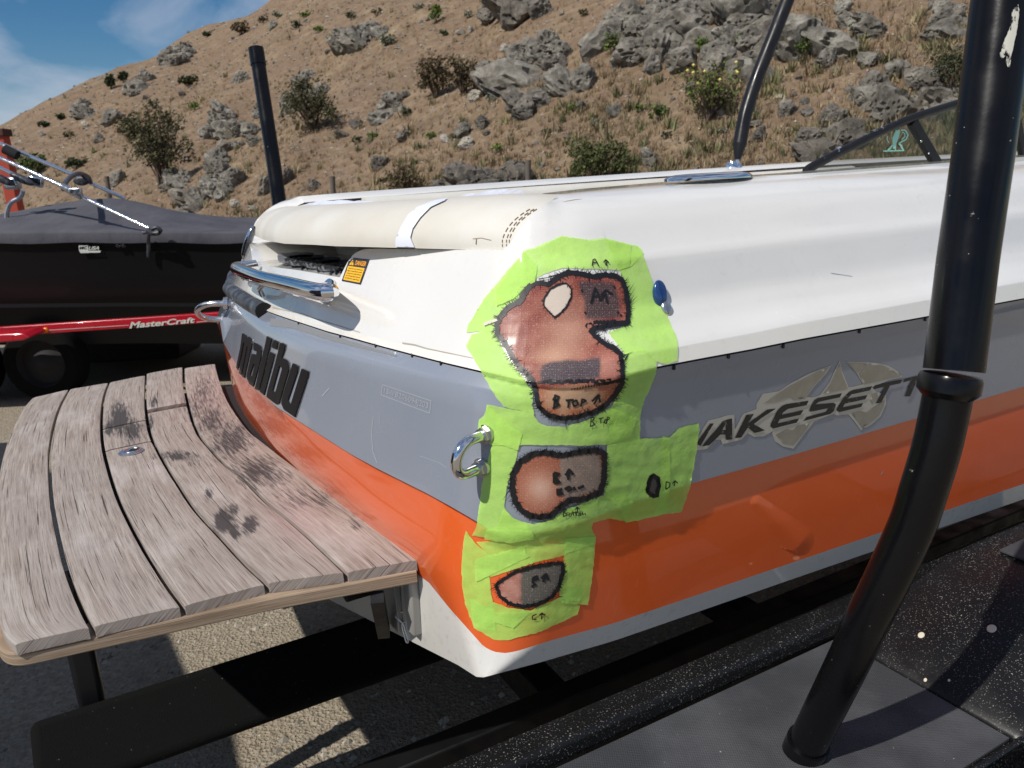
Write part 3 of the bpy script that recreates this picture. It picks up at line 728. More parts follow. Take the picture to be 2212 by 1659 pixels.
# ------------------------------------------------------------------ tape, repairs and marker
b3 = zmap(973, 486.6, .2933); b4 = zmap(929, 840.6, .3733)
TP = [
 (b3, [(545,185),(620,170),(820,80),(855,85),(1010,110),(1130,98),(1380,155),(1420,210),(1330,300),(1240,330),(1130,325),(820,318),(700,355),(640,385),(600,430),(560,450),(520,470)], 1),
 (b3, [(540,183),(590,260),(610,330),(620,420),(560,470),(520,560),(440,590),(340,700),(318,780),(120,790),(130,740),(250,540),(370,400),(470,275)], 0),
 (b3, [(120,890),(160,805),(310,765),(330,800),(400,930),(480,1050),(570,1170),(610,1200),(605,1330),(620,1390),(395,1335),(300,1210),(240,1090),(180,1000)], 2),
 (b3, [(1365,150),(1405,180),(1490,430),(1600,680),(1670,850),(1670,995),(1590,1025),(1500,1000),(1420,930),(1280,950),(1225,880),(1160,790),(1310,735),(1318,650),(1290,480),(1240,330)], 0),
 (b3, [(1270,950),(1425,915),(1515,1000),(1510,1090),(1405,1340),(1395,1400),(1390,1600),(1170,1620),(1150,1500),(1165,1370),(1235,1230),(1270,1150)], 1),
 (b3, [(275,1318),(610,1385),(650,1450),(720,1478),(830,1482),(1000,1435),(1170,1340),(1340,1390),(1335,1450),(1280,1570),(1150,1610),(1000,1620),(830,1615),(560,1615),(320,1620),(195,1570),(215,1430),(250,1400),(270,1350)], 2),
 (b4, [(330,88),(525,255),(500,400),(450,540),(430,680),(470,740),(560,780),(590,850),(460,880),(245,845),(270,790),(285,690),(300,560),(360,310),(270,285),(290,200),(325,150)], 0),
 (b4, [(425,690),(480,740),(530,765),(600,780),(700,755),(780,695),(1000,610),(1140,575),(1175,640),(1130,765),(1040,745),(940,770),(930,800),(700,850),(590,865),(460,880),(330,810),(390,790)], 1),
 (b4, [(1020,320),(1200,285),(1380,278),(1385,500),(1370,712),(1290,737),(1130,770),(1095,690),(1000,610),(1005,560),(1020,400)], 2),
 (b4, [(1340,272),(1380,280),(1440,225),(1550,195),(1555,230),(1540,350),(1505,560),(1450,710),(1310,728)], 0),
 (b4, [(210,815),(270,895),(350,965),(345,1080),(352,1160),(365,1235),(385,1400),(255,1372),(210,1250),(190,1150),(185,1020),(195,900)], 1),
 (b4, [(270,882),(450,872),(700,842),(930,795),(955,850),(772,960),(600,1005),(350,1085),(340,960)], 0),
 (b4, [(775,870),(955,850),(940,1050),(910,1245),(840,1240),(758,1235),(745,1190),(772,960)], 2),
 (b4, [(365,1228),(450,1262),(580,1278),(760,1195),(865,1250),(850,1300),(640,1400),(450,1450),(370,1447),(255,1377),(300,1285)], 1),
 (b4, [(262,985),(545,900),(555,945),(577,965),(400,1050),(270,1110)], 3),
 (b4, [(778,855),(955,850),(950,890),(778,950)], 3),
 (b4, [(238,1205),(380,1290),(382,1395),(255,1340)], 3),
 (b4, [(360,1290),(590,1282),(480,1380),(370,1340)], 4),
 (b4, [(778,1150),(890,1135),(862,1225),(750,1215)], 3),
 (b4, [(330,810),(590,815),(600,862),(460,882),(318,862)], 4),
 (b4, [(1025,300),(1155,270),(1190,160),(1150,150),(1050,110),(1030,200)], 3),
 (b3, [(540,190),(640,300),(625,420),(555,455),(470,545),(345,600),(330,480),(440,330)], 4),
 (b3, [(1130,100),(1330,150),(1310,300),(1240,335),(1180,220)], 3),
 (b4, [(398,185),(535,255),(512,350),(360,305)], 4),
]
for mp_, P, ly in TP:
    decal('masking_tape', mp_(P), MAT['tape'], boat, .0012+.0004*ly, 6, jit=.9, wrinkle=.0010, surf=ontape)

def sdist(x, y, P):
    """signed distance to a polygon, negative inside"""
    best = 1e9; n = len(P)
    for i in range(n):
        ax, ay = P[i]; bx, by = P[(i+1) % n]; dx, dy = bx-ax, by-ay
        t = max(0, min(1, ((x-ax)*dx+(y-ay)*dy)/(dx*dx+dy*dy+1e-9))); best = min(best, math.hypot(x-ax-t*dx, y-ay-t*dy))
    return -best if inpoly(x, y, P) else best
def smf(d, w): t = max(0, min(1, .5-d/(2*w))); return t*t*(3-2*t)
def blend(c, d, t): return tuple(a*(1-t)+b*t for a, b in zip(c, d))
def nz(x, y, s, k=0): return noise.fractal(Vector((x*s, y*s, k)), 1, 2, 4)
RED, PINK, CREAM, GREY, TAN, ORN = (.275,.062,.042), (.56,.30,.21), (.78,.71,.60), (.048,.045,.052), (.55,.36,.22), (.42,.13,.055)
A_OUT = [(600,432),(650,425),(720,438),(780,388),(860,350),(950,356),(1040,380),(1130,368),(1205,372),(1262,412),(1290,500),(1300,620),(1298,722),(1180,738),(1060,762),(1030,785),(1060,822),(1120,870),(1200,912),(1250,955),(1262,1060),(1258,1150),(1215,1230),(1130,1320),(1050,1370),(940,1405),(830,1418),(720,1395),(652,1330),(635,1260),(630,1190),(600,1130),(525,1060),(472,1000),(420,900),(352,800),(347,730),(382,660),(440,600),(520,560),(560,480)]
B_OUT = [(520,420),(590,375),(660,362),(730,375),(765,380),(850,360),(960,348),(1003,372),(1003,450),(998,540),(982,588),(900,628),(800,640),(745,682),(690,730),(600,735),(530,700),(492,640),(477,560),(482,490)]
C_OUT = [(385,1130),(430,1088),(500,1050),(600,1022),(700,1003),(762,1002),(762,1060),(738,1140),(700,1198),(620,1240),(540,1253),(450,1230),(402,1190)]
D_OUT = [(1262,520),(1285,498),(1312,515),(1320,555),(1305,605),(1275,612),(1250,580)]
ovA = b3([(800,440),(850,432),(882,470),(882,530),(850,600),(800,655),(765,675),(730,640),(690,590),(692,545),(740,470)])
sqA = b3([(945,420),(1190,425),(1235,540),(1240,680),(1060,700),(1000,690),(975,560)])
bdA = b3([(672,1040),(750,1012),(1100,985),(1100,1135),(690,1170),(655,1110)])
btA = b3([(600,1205),(1250,1150),(1260,1500),(600,1500)])
def colA(x, y):
    n = nz(x, y, .03); u, v = (x-973)/.2933, (y-486.6)/.2933
    c = blend(RED, (.35,.10,.065), smf(-n*30, 20))
    pk = math.exp(-(((u-860)/170)**2+((v-790)/210)**2)); c = blend(c, PINK, min(1, pk*1.0+.12*n))
    pk2 = math.exp(-(((u-1150)/120)**2+((v-1040)/90)**2)); c = blend(c, (.58,.27,.2), pk2)
    pk3 = math.exp(-(((u-760)/140)**2+((v-970)/80)**2)); c = blend(c, (.72,.45,.30), pk3*.7)
    c = blend(c, GREY, smf(sdist(x, y, sqA)+n*3, 5)*.85)
    c = blend(c, (.062,.066,.082), smf(sdist(x, y, bdA)+n*3, 4)*.9)
    t = smf(sdist(x, y, btA)+n*2, 3)
    c = blend(c, blend(TAN, ORN, smf(-(math.hypot((u-900)/260, (v-1260)/130)-.75)*60+n*20, 25)), t)
    c = blend(c, CREAM, smf(sdist(x, y, ovA), 2))
    return c
def colB(x, y):
    n = nz(x, y, .035, 5); u, v = (x-929)/.3733, (y-840.6)/.3733
    r_ = math.hypot((u-640)/150, (v-570)/150)
    c = blend((.66,.36,.25), (.40,.135,.075), smf(-(r_-.55)*60, 32)); c = blend(c, (.72,.52,.42), max(0, .5-r_)*1.2)
    sq = b4([(755,385),(960,365),(992,440),(985,575),(790,635),(740,600)])
    t = smf(sdist(x, y, sq)+n*3, 4); s2 = blend((.24,.19,.155), (.32,.25,.20), smf(-n*30, 30))
    return blend(c, s2, t)
def colC(x, y):
    n = nz(x, y, .04, 9); u, v = (x-929)/.3733, (y-840.6)/.3733
    c = blend((.46,.17,.12), (.6,.32,.25), smf(-n*30, 25)); return blend(c, (.135,.13,.11), smf((525-u)*.37+n*4, 4))
fuzz = []
def marker(outline_px, parent, w=15, hair=9, dens=2.3, wob=2.2, gap=None, tufts=()):
    """a felt marker line scribbled round a repair, with short strokes across it"""
    ik = Ink(ontape, .0031)
    P = resample(outline_px, 5); n = len(P)
    for off, ww in ((0, w), (3, w*.7), (-2, w*.55)):
        ring = [(x+random.uniform(-wob, wob)+off*.3, y+random.uniform(-wob, wob)+off*.5) for x, y in P]; ik.line(ring+[ring[0]], ww*(.8+.3*random.random()), 6)
    area = sum(P[i][0]*P[(i+1) % n][1]-P[(i+1) % n][0]*P[i][1] for i in range(n))
    sg = 1 if area > 0 else -1
    for i in range(n):
        a, b = P[i-1], P[(i+1) % n]; dx, dy = b[0]-a[0], b[1]-a[1]; l = math.hypot(dx, dy) or 1; nx, ny = dy/l*sg, -dx/l*sg
        for _ in range(int(dens*1.6)):
            h = hair*random.uniform(.35, 1.25); s = random.uniform(-3, 3); ang = random.uniform(-.9, .9); d = (nx+ang*dx/l, ny+ang*dy/l)
            x, y = P[i][0]+dx/l*s, P[i][1]+dy/l*s; side = 1 if random.random() < .72 else -1
            ik.line([(x, y), (x+d[0]*h*side, y+d[1]*h*side)], 2.3, 6, taper=True)
    for t in tufts: ik.line(t, 2.6, 6, taper=True)
    return ik.build('marker_outline', MAT['ink'], parent)
def hand(parent, strokes, w, name='handwriting', off=.0036):
    ik = Ink(ontape, off)
    for s in strokes: ik.line(s, w, 3)
    return ik.build(name, MAT['ink'], parent)
rpA = decal('repair_patch', b3(A_OUT), MAT['resin'], boat, .0022, 4, surf=ontape, colfn=colA)
rpB = decal('repair_patch', b4(B_OUT), MAT['resin'], boat, .0022, 4, surf=ontape, colfn=colB)
rpC = decal('repair_patch', b4(C_OUT), MAT['resin'], boat, .0022, 4, surf=ontape, colfn=colC)
rpD = decal('repair_patch', b4(D_OUT), M('dark_filler', (.06,.055,.05), .3).m, boat, .0030, 4, surf=ontape)
for o_, t_ in ((rpA, 'largest sanded repair, red-brown with a cream oval'), (rpB, 'peanut-shaped salmon and tan repair'), (rpC, 'small grey and pink repair on the orange stripe'), (rpD, 'tiny dark repair hole ringed in marker')): o_['label'] = t_
b3t = lambda *L: [b3(p) for p in L]
marker(b3(A_OUT), rpA, 11.5, 13, 2.4, 1.6, tufts=b3t([(1290,520),(1345,430)],[(1285,570),(1350,470)],[(1290,600),(1370,525)],[(1300,590),(1345,520)],[(1265,975),(1340,940)],[(1275,1000),(1310,955)],[(440,980),(415,1000)],[(845,1420),(850,1500),(843,1480)],[(650,400),(780,378)],[(720,385),(880,340)],[(520,560),(470,535)],[(600,1240),(580,1250)]))
marker(b3([(800,437),(852,428),(886,470),(886,530),(853,603),(800,660),(765,680),(727,643),(686,592),(688,543),(737,467)]), rpA, 2.6, 5, 1.0, .8)
ikA = Ink(ontape, .0030)
for k in range(26):                                     # the smudged lower edge of the grey band
    x = 640+k*23; y = 1165-.03*(x-640)+random.uniform(-8, 8); ikA.line(b3([(x, y), (x+30+random.uniform(0, 25), y-5+random.uniform(-9, 9))]), random.uniform(3, 8), 4)
for k in range(18): x = 890+k*20; ikA.line(b3([(x, 1205-k*3.2), (x+6, 1192-k*3.2)]), 2, 3)
for k in range(10): x = 1050+k*26; ikA.line(b3([(x, 735-random.random()*18), (x+35, 722-random.random()*16)]), 7, 4)
for k in range(12): a_ = random.random()*6.28; ikA.line(b3([(1020+22*math.cos(a_), 750+18*math.sin(a_)), (1020+30*math.cos(a_+.7), 745+25*math.sin(a_+.7))]), 2, 4)
for x, y in ((1195,450),(1225,640),(1245,660),(960,475),(985,640)): ikA.line(b3([(x, y), (x+10, y+18)]), 4, 3)
tag(ikA.build('marker_smudge', MAT['ink'], rpA), kind='stuff')
ltA = [[(1028,575),(1060,460),(1085,520),(1095,560)],[(1040,530),(1095,520)],[(1105,555),(1130,490),(1150,580)],[(1100,520),(1135,480),(1185,510)],[(1030,580),(1045,540)]]
hand(rpA, [b3(s) for s in ltA], 4.0)
ltB = [[(770,1250),(760,1340)],[(765,1250),(800,1260),(780,1290),(800,1320),(750,1345)],[(750,1280),(795,1285)],[(760,1265),(790,1330)],[(845,1285),(905,1280)],[(870,1285),(862,1340)],[(925,1280),(895,1300),(905,1330),(935,1315),(925,1280)],[(955,1330),(965,1275),(995,1285),(960,1305)],[(1050,1315),(1085,1245),(1095,1300)],[(1035,1290),(1085,1240),(1095,1255)]]
hand(rpA, [b3(s) for s in ltB], 4.2)
marker(b4(B_OUT), rpB, 14, 11, 2.6, 2.2, tufts=[b4(p) for p in ([(470,570),(425,635)],[(1000,530),(1020,545)],[(620,735),(640,752)],[(1005,460),(1025,468)])])
hand(rpB, [b4(s) for s in ([(715,480),(715,540)],[(712,480),(745,485),(720,508),(748,535),(715,540)],[(795,520),(800,470)],[(780,495),(800,460),(825,490)],[(735,570),(735,605),(765,600),(740,585),(760,570)],[(775,575),(800,560),(815,575),(790,585)],[(825,560),(835,580)],[(850,570),(885,555)])], 6)
marker(b4(C_OUT), rpC, 8, 8, 2.4, 1.8, tufts=[b4(p) for p in ([(380,1140),(347,1157)],[(740,1195),(768,1197)],[(755,1060),(770,1095)])])
hand(rpC, [b4(s) for s in ([(620,1075),(595,1085),(590,1110),(610,1130)],[(595,1100),(625,1090)],[(600,1125),(585,1140)],[(650,1110),(665,1070)],[(640,1090),(668,1062),(680,1100)])], 5)
marker(b4(D_OUT), rpD, 9, 5, 2.4, 1.8)
notes = [([(1038,305),(1045,262),(1060,258),(1085,305)],b3),([(1045,285),(1078,280)],b3),([(1142,305),(1136,265)],b3),([(1122,282),(1136,262),(1158,280)],b3),
 ([(1030,1410),(1025,1475)],b3),([(1030,1410),(1055,1412),(1035,1440),(1058,1462),(1022,1478)],b3),([(1085,1420),(1120,1412)],b3),([(1100,1418),(1100,1455)],b3),([(1135,1425),(1120,1445),(1135,1455),(1145,1435),(1135,1425)],b3),([(1140,1458),(1148,1405),(1165,1415),(1148,1430)],b3),
 ([(770,688),(766,730)],b4),([(768,688),(785,692),(772,706),(790,722),(764,733)],b4),([(805,715),(798,725),(808,732),(815,720),(805,715)],b4),([(820,700),(825,728)],b4),([(812,712),(835,708)],b4),([(838,700),(842,728)],b4),([(832,712),(852,708)],b4),([(858,712),(855,725),(865,725),(865,712),(858,712)],b4),([(872,725),(875,708),(882,722),(890,710),(893,724)],b4),([(848,705),(846,680)],b4),([(835,692),(845,675),(860,690)],b4),
 ([(612,1295),(590,1305),(588,1325),(612,1325)],b4),([(640,1325),(642,1290)],b4),([(628,1305),(643,1288),(660,1302)],b4),([(630,1295),(662,1297)],b4),
 ([(1358,530),(1356,575)],b4),([(1358,530),(1380,538),(1378,560),(1356,576)],b4),([(1405,555),(1410,525)],b4),([(1395,542),(1410,524),(1425,540)],b4)]
hand(boat, [f_(s) for s, f_ in notes], 2.3)
sl_ = decal('filler_drip', b3([(248,730),(275,715),(345,692),(355,708),(300,730),(258,745)]), M('drip_cream', (.62,.57,.5), .5).m, boat, .0036, 4, surf=ontape)
# the old dent in the orange stripe: a raised crease pushed out of the panel
def dentsurf(px, py):
    h = onhull(px, py)
    if h is None: return None
    ax, ay, bx, by = 1636, 1086, 1725, 1172; dx, dy = bx-ax, by-ay; t = ((px-ax)*dx+(py-ay)*dy)/(dx*dx+dy*dy); tt = max(0, min(1, t))
    d = math.hypot(px-ax-tt*dx, py-ay-tt*dy); s = 15+16*tt
    e = min(1, max(0, (1.45-t)/.45)); a = (.0026+.0022*tt)*math.exp(-(d/s)**2)*e
    return h[0]+h[1]*(a-.0008), h[1]
decal('hull_dent', [(1590,1070),(1610,1045),(1680,1048),(1790,1110),(1815,1165),(1740,1198),(1660,1175)], MAT['orange'], boat, 0, 3, surf=dentsurf)
# ------------------------------------------------------------------ teak swim platform
ZP = .97
plat = empty('swim_platform', 'weathered grey teak swim platform with curved planks behind the transom', 'swim platform')
def wood(name, edge=False):
    m = M(name, (.3,.27,.25), .8, spec=.25)
    uv = m.co((1,1,1), 'UV')
    ob = m.n('ObjectInfo').outputs['Random']
    off = m.n('CombineXYZ', {'X': m.math('MULTIPLY', ob, 37.0), 'Y': m.math('MULTIPLY', ob, 11.0)}).outputs[0]
    v = m.n('VectorMath', {0: uv, 1: off}, operation='ADD').outputs[0]
    def st(sx, sy): return m.n('Mapping', {'Vector': v, 'Scale': (sx, sy, 1)}).outputs[0]
    big = m.noise(1.0, 4, .55, st(14, 2.5)); fine = m.noise(1.0, 5, .6, st(420, 11)); med = m.noise(1.0, 5, .62, st(150, 5), .5)
    c = m.ramp(med, [(.28, (.23,.182,.150)), (.5, (.335,.287,.255)), (.72, (.455,.405,.368))])
    c = m.mix(m.ramp(big, [(.35,0),(.7,.55)]), c, (.30,.262,.245))
    c = m.mix(m.ramp(fine, [(.36,.5),(.50,0)]), c, (.12,.092,.075))
    pale = m.ramp(m.noise(1.0, 4, .6, st(10, 4)), [(.52,0),(.75,.5)]); c = m.mix(pale, c, (.55,.515,.50))
    # fine black checks along the grain
    ck = m.ramp(m.noise(1.0, 3, .5, st(270, 3.0), .3), [(.65, 0), (.67, 1)]); c = m.mix(m.math('MULTIPLY', ck, .85), c, (.045,.035,.03))
    # mould: where the stain mask is high, along the grain
    stn = m.attr('stain'); mo = m.noise(1.0, 6, .7, st(170, 14))
    fac = m.ramp(m.math('ADD', m.math('MULTIPLY', stn, .55), m.math('MULTIPLY', mo, 1.05)), [(.73, 0), (.93, 1)])
    c = m.mix(m.math('MULTIPLY', fac, .9), c, (.035,.033,.036))
    pk = m.attr('pink'); c = m.mix(m.math('MULTIPLY', pk, .18), c, (.48,.27,.29))
    if edge: c = m.mix(.75, c, m.ramp(med, [(.3, (.17,.105,.06)), (.55, (.34,.245,.155)), (.8, (.5,.40,.29))]))
    m.setc(c); h = m.math('ADD', m.math('MULTIPLY', fine, .6), m.math('MULTIPLY', ck, -2.2)); m.bump(h, .55, .003); return m.m
WOOD = wood('weathered_teak'); RIM = wood('teak_rim', True)
G12 = [(149,840),(128,880),(115,922),(107,976),(108,1040),(114,1100),(131,1184),(150,1250),(179,1320),(197,1352)]
G23 = [(235,826),(224,858),(219,902),(221,957),(234,1014),(253,1072),(276,1122),(307,1180),(339,1232),(368,1275),(393,1307)]
G34 = [(315,810),(314,848),(315,886),(323,934),(339,970),(358,1005),(384,1046),(419,1098),(474,1158),(528,1216),(575,1259)]
G45 = [(396,795),(398,835),(410,890),(426,934),(448,963),(480,998),(528,1037),(576,1085),(630,1128),(683,1176),(715,1207),(746,1235)]
GR = [(466,785),(474,816),(490,858),(509,890),(538,928),(573,957),(640,1008),(708,1056),(780,1112),(830,1147),(905,1207)]
GL = [(68,859),(48,883),(26,925),(6,976),(-12,1060),(-20,1150),(-18,1250),(-12,1325),(2,1370),(25,1391)]
def crv(P, n=64):
    q = smoothpts([atz(x, y, ZP) for x, y in P], 10); d = [0]
    for a, b in zip(q, q[1:]): d.append(d[-1]+(b-a).length)
    t = np.linspace(0, d[-1], n); A = np.array([tuple(p) for p in q]); return np.stack([np.interp(t, d, A[:,k]) for k in range(3)], 1)
STAINS = [(520,960,40,35,.62),(600,1030,45,30,.6),(690,1080,50,30,.55),(770,1130,50,25,.5),(440,850,35,50,.62),(258,905,26,40,1),(285,930,26,30,.9),(236,925,15,20,.9),(332,868,13,15,.8),(323,915,13,24,.8),(420,880,38,34,.6),(455,905,40,45,.72),(500,950,60,55,.75),(385,985,60,14,.8),(560,1020,70,42,.75),(640,1075,60,34,.55),(452,1068,12,17,.85),(484,1125,22,30,1.15),(507,1150,14,24,1),(505,1100,10,18,.9),(540,1133,20,22,1.05),(380,1130,16,22,.35),(80,900,30,26,.3),(470,860,30,30,.45),(520,1005,50,22,.5),(430,1000,60,22,.4)]
def stain_at(p):
    x, y = project(p); s = 0
    for cx, cy, rx, ry, a in STAINS:
        d = ((x-cx)/rx)**2+((y-cy)/ry)**2
        if d < 4: s = max(s, a*math.exp(-d*.9))
    return s
def pink_at(p):
    x, y = project(p); return max(math.exp(-(((x-640)/60)**2+((y-1130)/50)**2)), .6*math.exp(-(((x-450)/40)**2+((y-860)/40)**2)))
def plank(La, Lb, f0=0.0, f1=1.0, dz=0, thick=.019, gap=.0042, parent=plat, rough=0, tilt=0):
    n = max(8, int(64*(f1-f0))); m_ = 12
    t = np.linspace(f0, f1, n)*(len(La)-1); ip = lambda A: np.stack([np.interp(t, range(len(A)), A[:,k]) for k in range(3)], 1)
    A, B = ip(La), ip(Lb); v, uv, st, pk = [], [], [], []; s = 0
    for i in range(n):
        a, b = Vector(A[i]), Vector(B[i]); w = (b-a).length; d = (b-a)/w; a = a+d*gap; b = b-d*gap; w -= 2*gap
        if i: s += (Vector(A[i])+Vector(B[i])-Vector(A[i-1])-Vector(B[i-1])).length/2
        for j in range(m_+1):
            q = j/m_; p = a+d*(w*q); e = min(q, 1-q)*w
            p = p + EZ*(dz + tilt*(q-.5) - .0016*max(0, 1-e/.006) + .0006*noise.noise(p*20))
            if i in (0, n-1): p = p - EZ*.0015
            v.append(p); uv.append((w*q, s)); st.append(stain_at(p)); pk.append(pink_at(p))
    c = m_+1; f = [(i*c+j, i*c+j+1, (i+1)*c+j+1, (i+1)*c+j) for i in range(n-1) for j in range(m_)]
    rim = [j for j in range(c)] + [i*c+m_ for i in range(1, n)] + [(n-1)*c+j for j in range(m_-1, -1, -1)] + [i*c for i in range(n-2, 0, -1)]
    o = len(v)
    for k in rim: v.append(Vector(v[k])-EZ*thick); uv.append((uv[k][0]+.02, uv[k][1]+.02)); st.append(st[k]*.6+.42); pk.append(0)
    R_ = len(rim); f += [(rim[k], o+k, o+(k+1) % R_, rim[(k+1) % R_]) for k in range(R_)]
    f.append(tuple(o+k for k in range(R_)))
    v2 = v[:o]; up = (Vector(v2[1])-Vector(v2[0])).cross(Vector(v2[c])-Vector(v2[0])).z
    if up < 0: f = [q[::-1] for q in f]
    ob = mesh('plank', v, f, WOOD, parent, True, uv=uv, attr={'stain': st, 'pink': pk}, sharp=45)
    return ob
cl, c12, c23, c34, c45, cr_ = [crv(P) for P in (GL, G12, G23, G34, G45, GR)]
plank(cl, c12); plank(c12, c23); plank(c45, cr_)
plank(c23, c34, 0, .345, dz=.0006); pm = plank(c23, c34, .349, .468); plank(c23, c34, .472, 1, dz=-.0004)
plank(c34, c45, 0, .293, dz=.006); plank(c34, c45, .297, .40, dz=-.004); plank(c34, c45, .404, 1, dz=.0008)
# rim board under the near plank ends, carried round the outer corner
ends = [Vector(c[-1]) for c in (cr_, c45, c34, c23, c12)]
out = [Vector(p) for p in cl[::-1]][2:]
path = [ends[0]+E1*.004] + ends[1:] 
cnr = [ends[-1]*.45+out[0]*.55-E2*.004, out[0]*.85+ends[-1]*.15-E2*.002, out[1], out[3]]
pe = [atz(x, y, ZP-.0205) for x, y in ((899,1232),(757,1258),(576,1292),(394,1332),(192,1376),(80,1401),(38,1408),(14,1404),(0,1390),(-9,1368))]; pe = [Vector((p.x, p.y, ZP)) for p in pe]
path = smoothpts(pe, 4) + out[5::3]
v = []; zt_, zb_ = ZP-.0205, ZP-.044
for i, p in enumerate(path):
    t = (path[min(i+1, len(path)-1)]-path[max(i-1, 0)]); t.z = 0; t.normalize(); nn = t.cross(EZ); nn = nn if nn.dot(-E2-E1) > 0 else -nn
    for (o_, z_) in ((.004, zt_-.003), (.001, zt_), (-.045, zt_), (-.045, zb_), (.001, zb_), (.004, zb_+.003)): v.append(Vector((p.x, p.y, 0))+nn*o_+EZ*z_)
f = [(i*6+j, i*6+(j+1) % 6, (i+1)*6+(j+1) % 6, (i+1)*6+j) for i in range(len(path)-1) for j in range(6)] + [(0,1,2,3,4,5)]
dd = [0]
for a, b in zip(path, path[1:]): dd.append(dd[-1]+(b-a).length)
uv = [(j*.012, dd[i]) for i in range(len(path)) for j in range(6)]
mesh('rim_board', v, f, RIM, plat, True, uv=uv, sharp=40, attr={'stain': [.12]*len(v), 'pink': [0]*len(v)})
# under-frame: battens, bearer, bracket and pin
MB().box(bp(-.30, 1.12, ZP-.032), .50, 1.35, .02, (E1, E2, EZ)).build('under_frame', MAT['gap'], plat)
for x2 in (.62, 1.62): MB().box(bp(-.28, x2, ZP-.075), .5, .045, .055, (E1, E2, EZ)).build('support_arm', MAT['black_paint'], plat, bevel=.004)
MB().box(bp(-.14, .345, ZP-.062), .22, .05, .032, (E1, E2, EZ)).build('hinge_block', MAT['tube_black'], plat, bevel=.004)
MB().box(bp(-.10, 1.1, ZP-.085), .05, 1.6, .04, (E1, E2, EZ)).build('cross_bar', MAT['black_paint'], plat, bevel=.004)
h = onhull(855, 1300); n_ = Vector(h[1]); n_.z *= .3; n_.normalize()
ALU = M('weathered_aluminium', (.36,.35,.33), .55, .4).m
sd = n_.cross(EZ).normalized(); dn = n_.cross(sd)
MB().box(h[0]+n_*.006, .012, .055, .10, (n_, sd, EZ)).build('mount_bracket', ALU, plat, bevel=.002)
g2 = onhull(900, 1305)
MB().box(g2[0]+n_*.008, .02, .030, .11, (n_, sd, EZ)).build('mount_bracket', ALU, plat, bevel=.005)
# black strut
a = atz(826, 1285, ZP-.055); b = h[0]+n_*.03-EZ*.055
MB().tube([a+n_*.01, b], .016, 4).build('strut', MAT['tube_black'], plat)
# spring pin hanging from the bracket
q = h[0]+n_*.05-EZ*.02
A0 = atplane(868, 1335, q, -_f); sc_ = (A0-CAMP).dot(_f)/FP
P = [A0 + _r*(x*sc_) - _u*(y*sc_) for x, y in ((-14,-2),(-8,-10),(6,-14),(12,-6),(8,6),(0,14),(4,34),(10,52),(14,50),(8,30),(3,14),(-6,4),(-14,-2))]
MB().tube(smoothpts(P, 4), .0016, 8).build('spring_pin', MAT['steel'], plat, True)
# flush pull ring in the third board
c0 = atz(283, 976, ZP+.0008)
ar = (atz(320,966,ZP)-atz(246,986,ZP)); ar = ar.normalized()
oval('flush_fitting', c0, ar, EZ.cross(ar), EZ, .030, .030, .0035, MAT['steel'], plat)
oval('fitting_recess', c0+EZ*.0036+ar*.008, ar, EZ.cross(ar), EZ, .012, .012, .0008, MAT['gap'], plat)
rg = MB().tube([c0+EZ*.0042+ar*.004+(ar*math.cos(2*math.pi*k/24)+EZ.cross(ar)*math.sin(2*math.pi*k/24))*.019 for k in range(25)], .0016, 8); rg.build('pull_ring', MAT['chrome'], plat, True)

# ------------------------------------------------------------------ trailer under the boat
trl = empty('boat_trailer', 'black painted boat trailer with guide poles and a grey tread step, under the boat', 'trailer')
def beam(name, x1a, x1b, x2, z, w, h, mat=MAT['black_paint'], ax=(None,)):
    return MB().box(bp((x1a+x1b)/2, x2, z), abs(x1b-x1a), w, h, (E1, E2, EZ)).build(name, mat, trl, bevel=.005)
# carpeted bunks, tilted to the hull
def bunk(x2, sgn, x1a, x1b):
    d = (E2*math.cos(R(40))*sgn + EZ*math.sin(R(40))*-1).normalized() if sgn < 0 else (E2*math.cos(R(40)) + EZ*math.sin(R(40))).normalized()
    nn = E1.cross(d)
    return MB().box(bp((x1a+x1b)/2, x2, .42), x1b-x1a, .17, .05, (E1, d, nn)).build('bunk', MAT['carpet'], trl, bevel=.02, seg=4)
bunk(.80, 1, -.72, 3.2); bunk(WID-.80, -1, -.72, 3.2)
beam('frame_rail', -.25, 4.4, .36, .38, .06, .13); beam('frame_rail', -.25, 4.4, WID-.36, .38, .06, .13)
for x in (.42, 1.1, 2.4): MB().box(bp(x, WID/2, .30), .08, WID-.7, .09, (E1, E2, EZ)).build('cross_member', MAT['black_paint'], trl, bevel=.004)
beam('keel_beam', .1, 4.4, .18, .47, .05, .10)
a = atz(206, 1545, .42); top = ZP-.05
MB().box(Vector((a.x, a.y, (.30+.78)/2)), .055, .055, .50, (E1, E2, EZ)).build('bunk_post', MAT['tube_black'], trl, bevel=.012, seg=3)
# fender: inner lip, tread step, wheel arch
ZF = .65
pL = lambda x1, x2, z=ZF: bp(x1, x2, z)
lp = MB()
lp.box(bp(.85, .005, ZF+.012), 3.4, .062, .045, (E1, E2, EZ)); lp.build('fender_lip', MAT['fender'], trl, bevel=.012, seg=3)
m = M('grey_tread', (.115,.12,.132), .7); vv = m.voro(260, m.co((1,1,.1)), rnd=.2); m.bump(vv, .7, .002)
m.setc(m.mix(m.ramp(m.noise(7, 5), [(.4,0),(.7,1)]), (.085,.09,.10), (.155,.16,.17))); sp_ = m.ramp(m.noise(170, 2), [(.74,0),(.77,1)])
m.setc(m.mix(m.math('MULTIPLY', sp_, .7), m.mix(m.ramp(m.noise(7, 5), [(.4,0),(.7,1)]), (.036,.038,.043), (.07,.073,.08)), (.5,.5,.48))); MAT['tread'] = m.m
x0, x1_, ya, yb = .0, .795, -.03, -.385
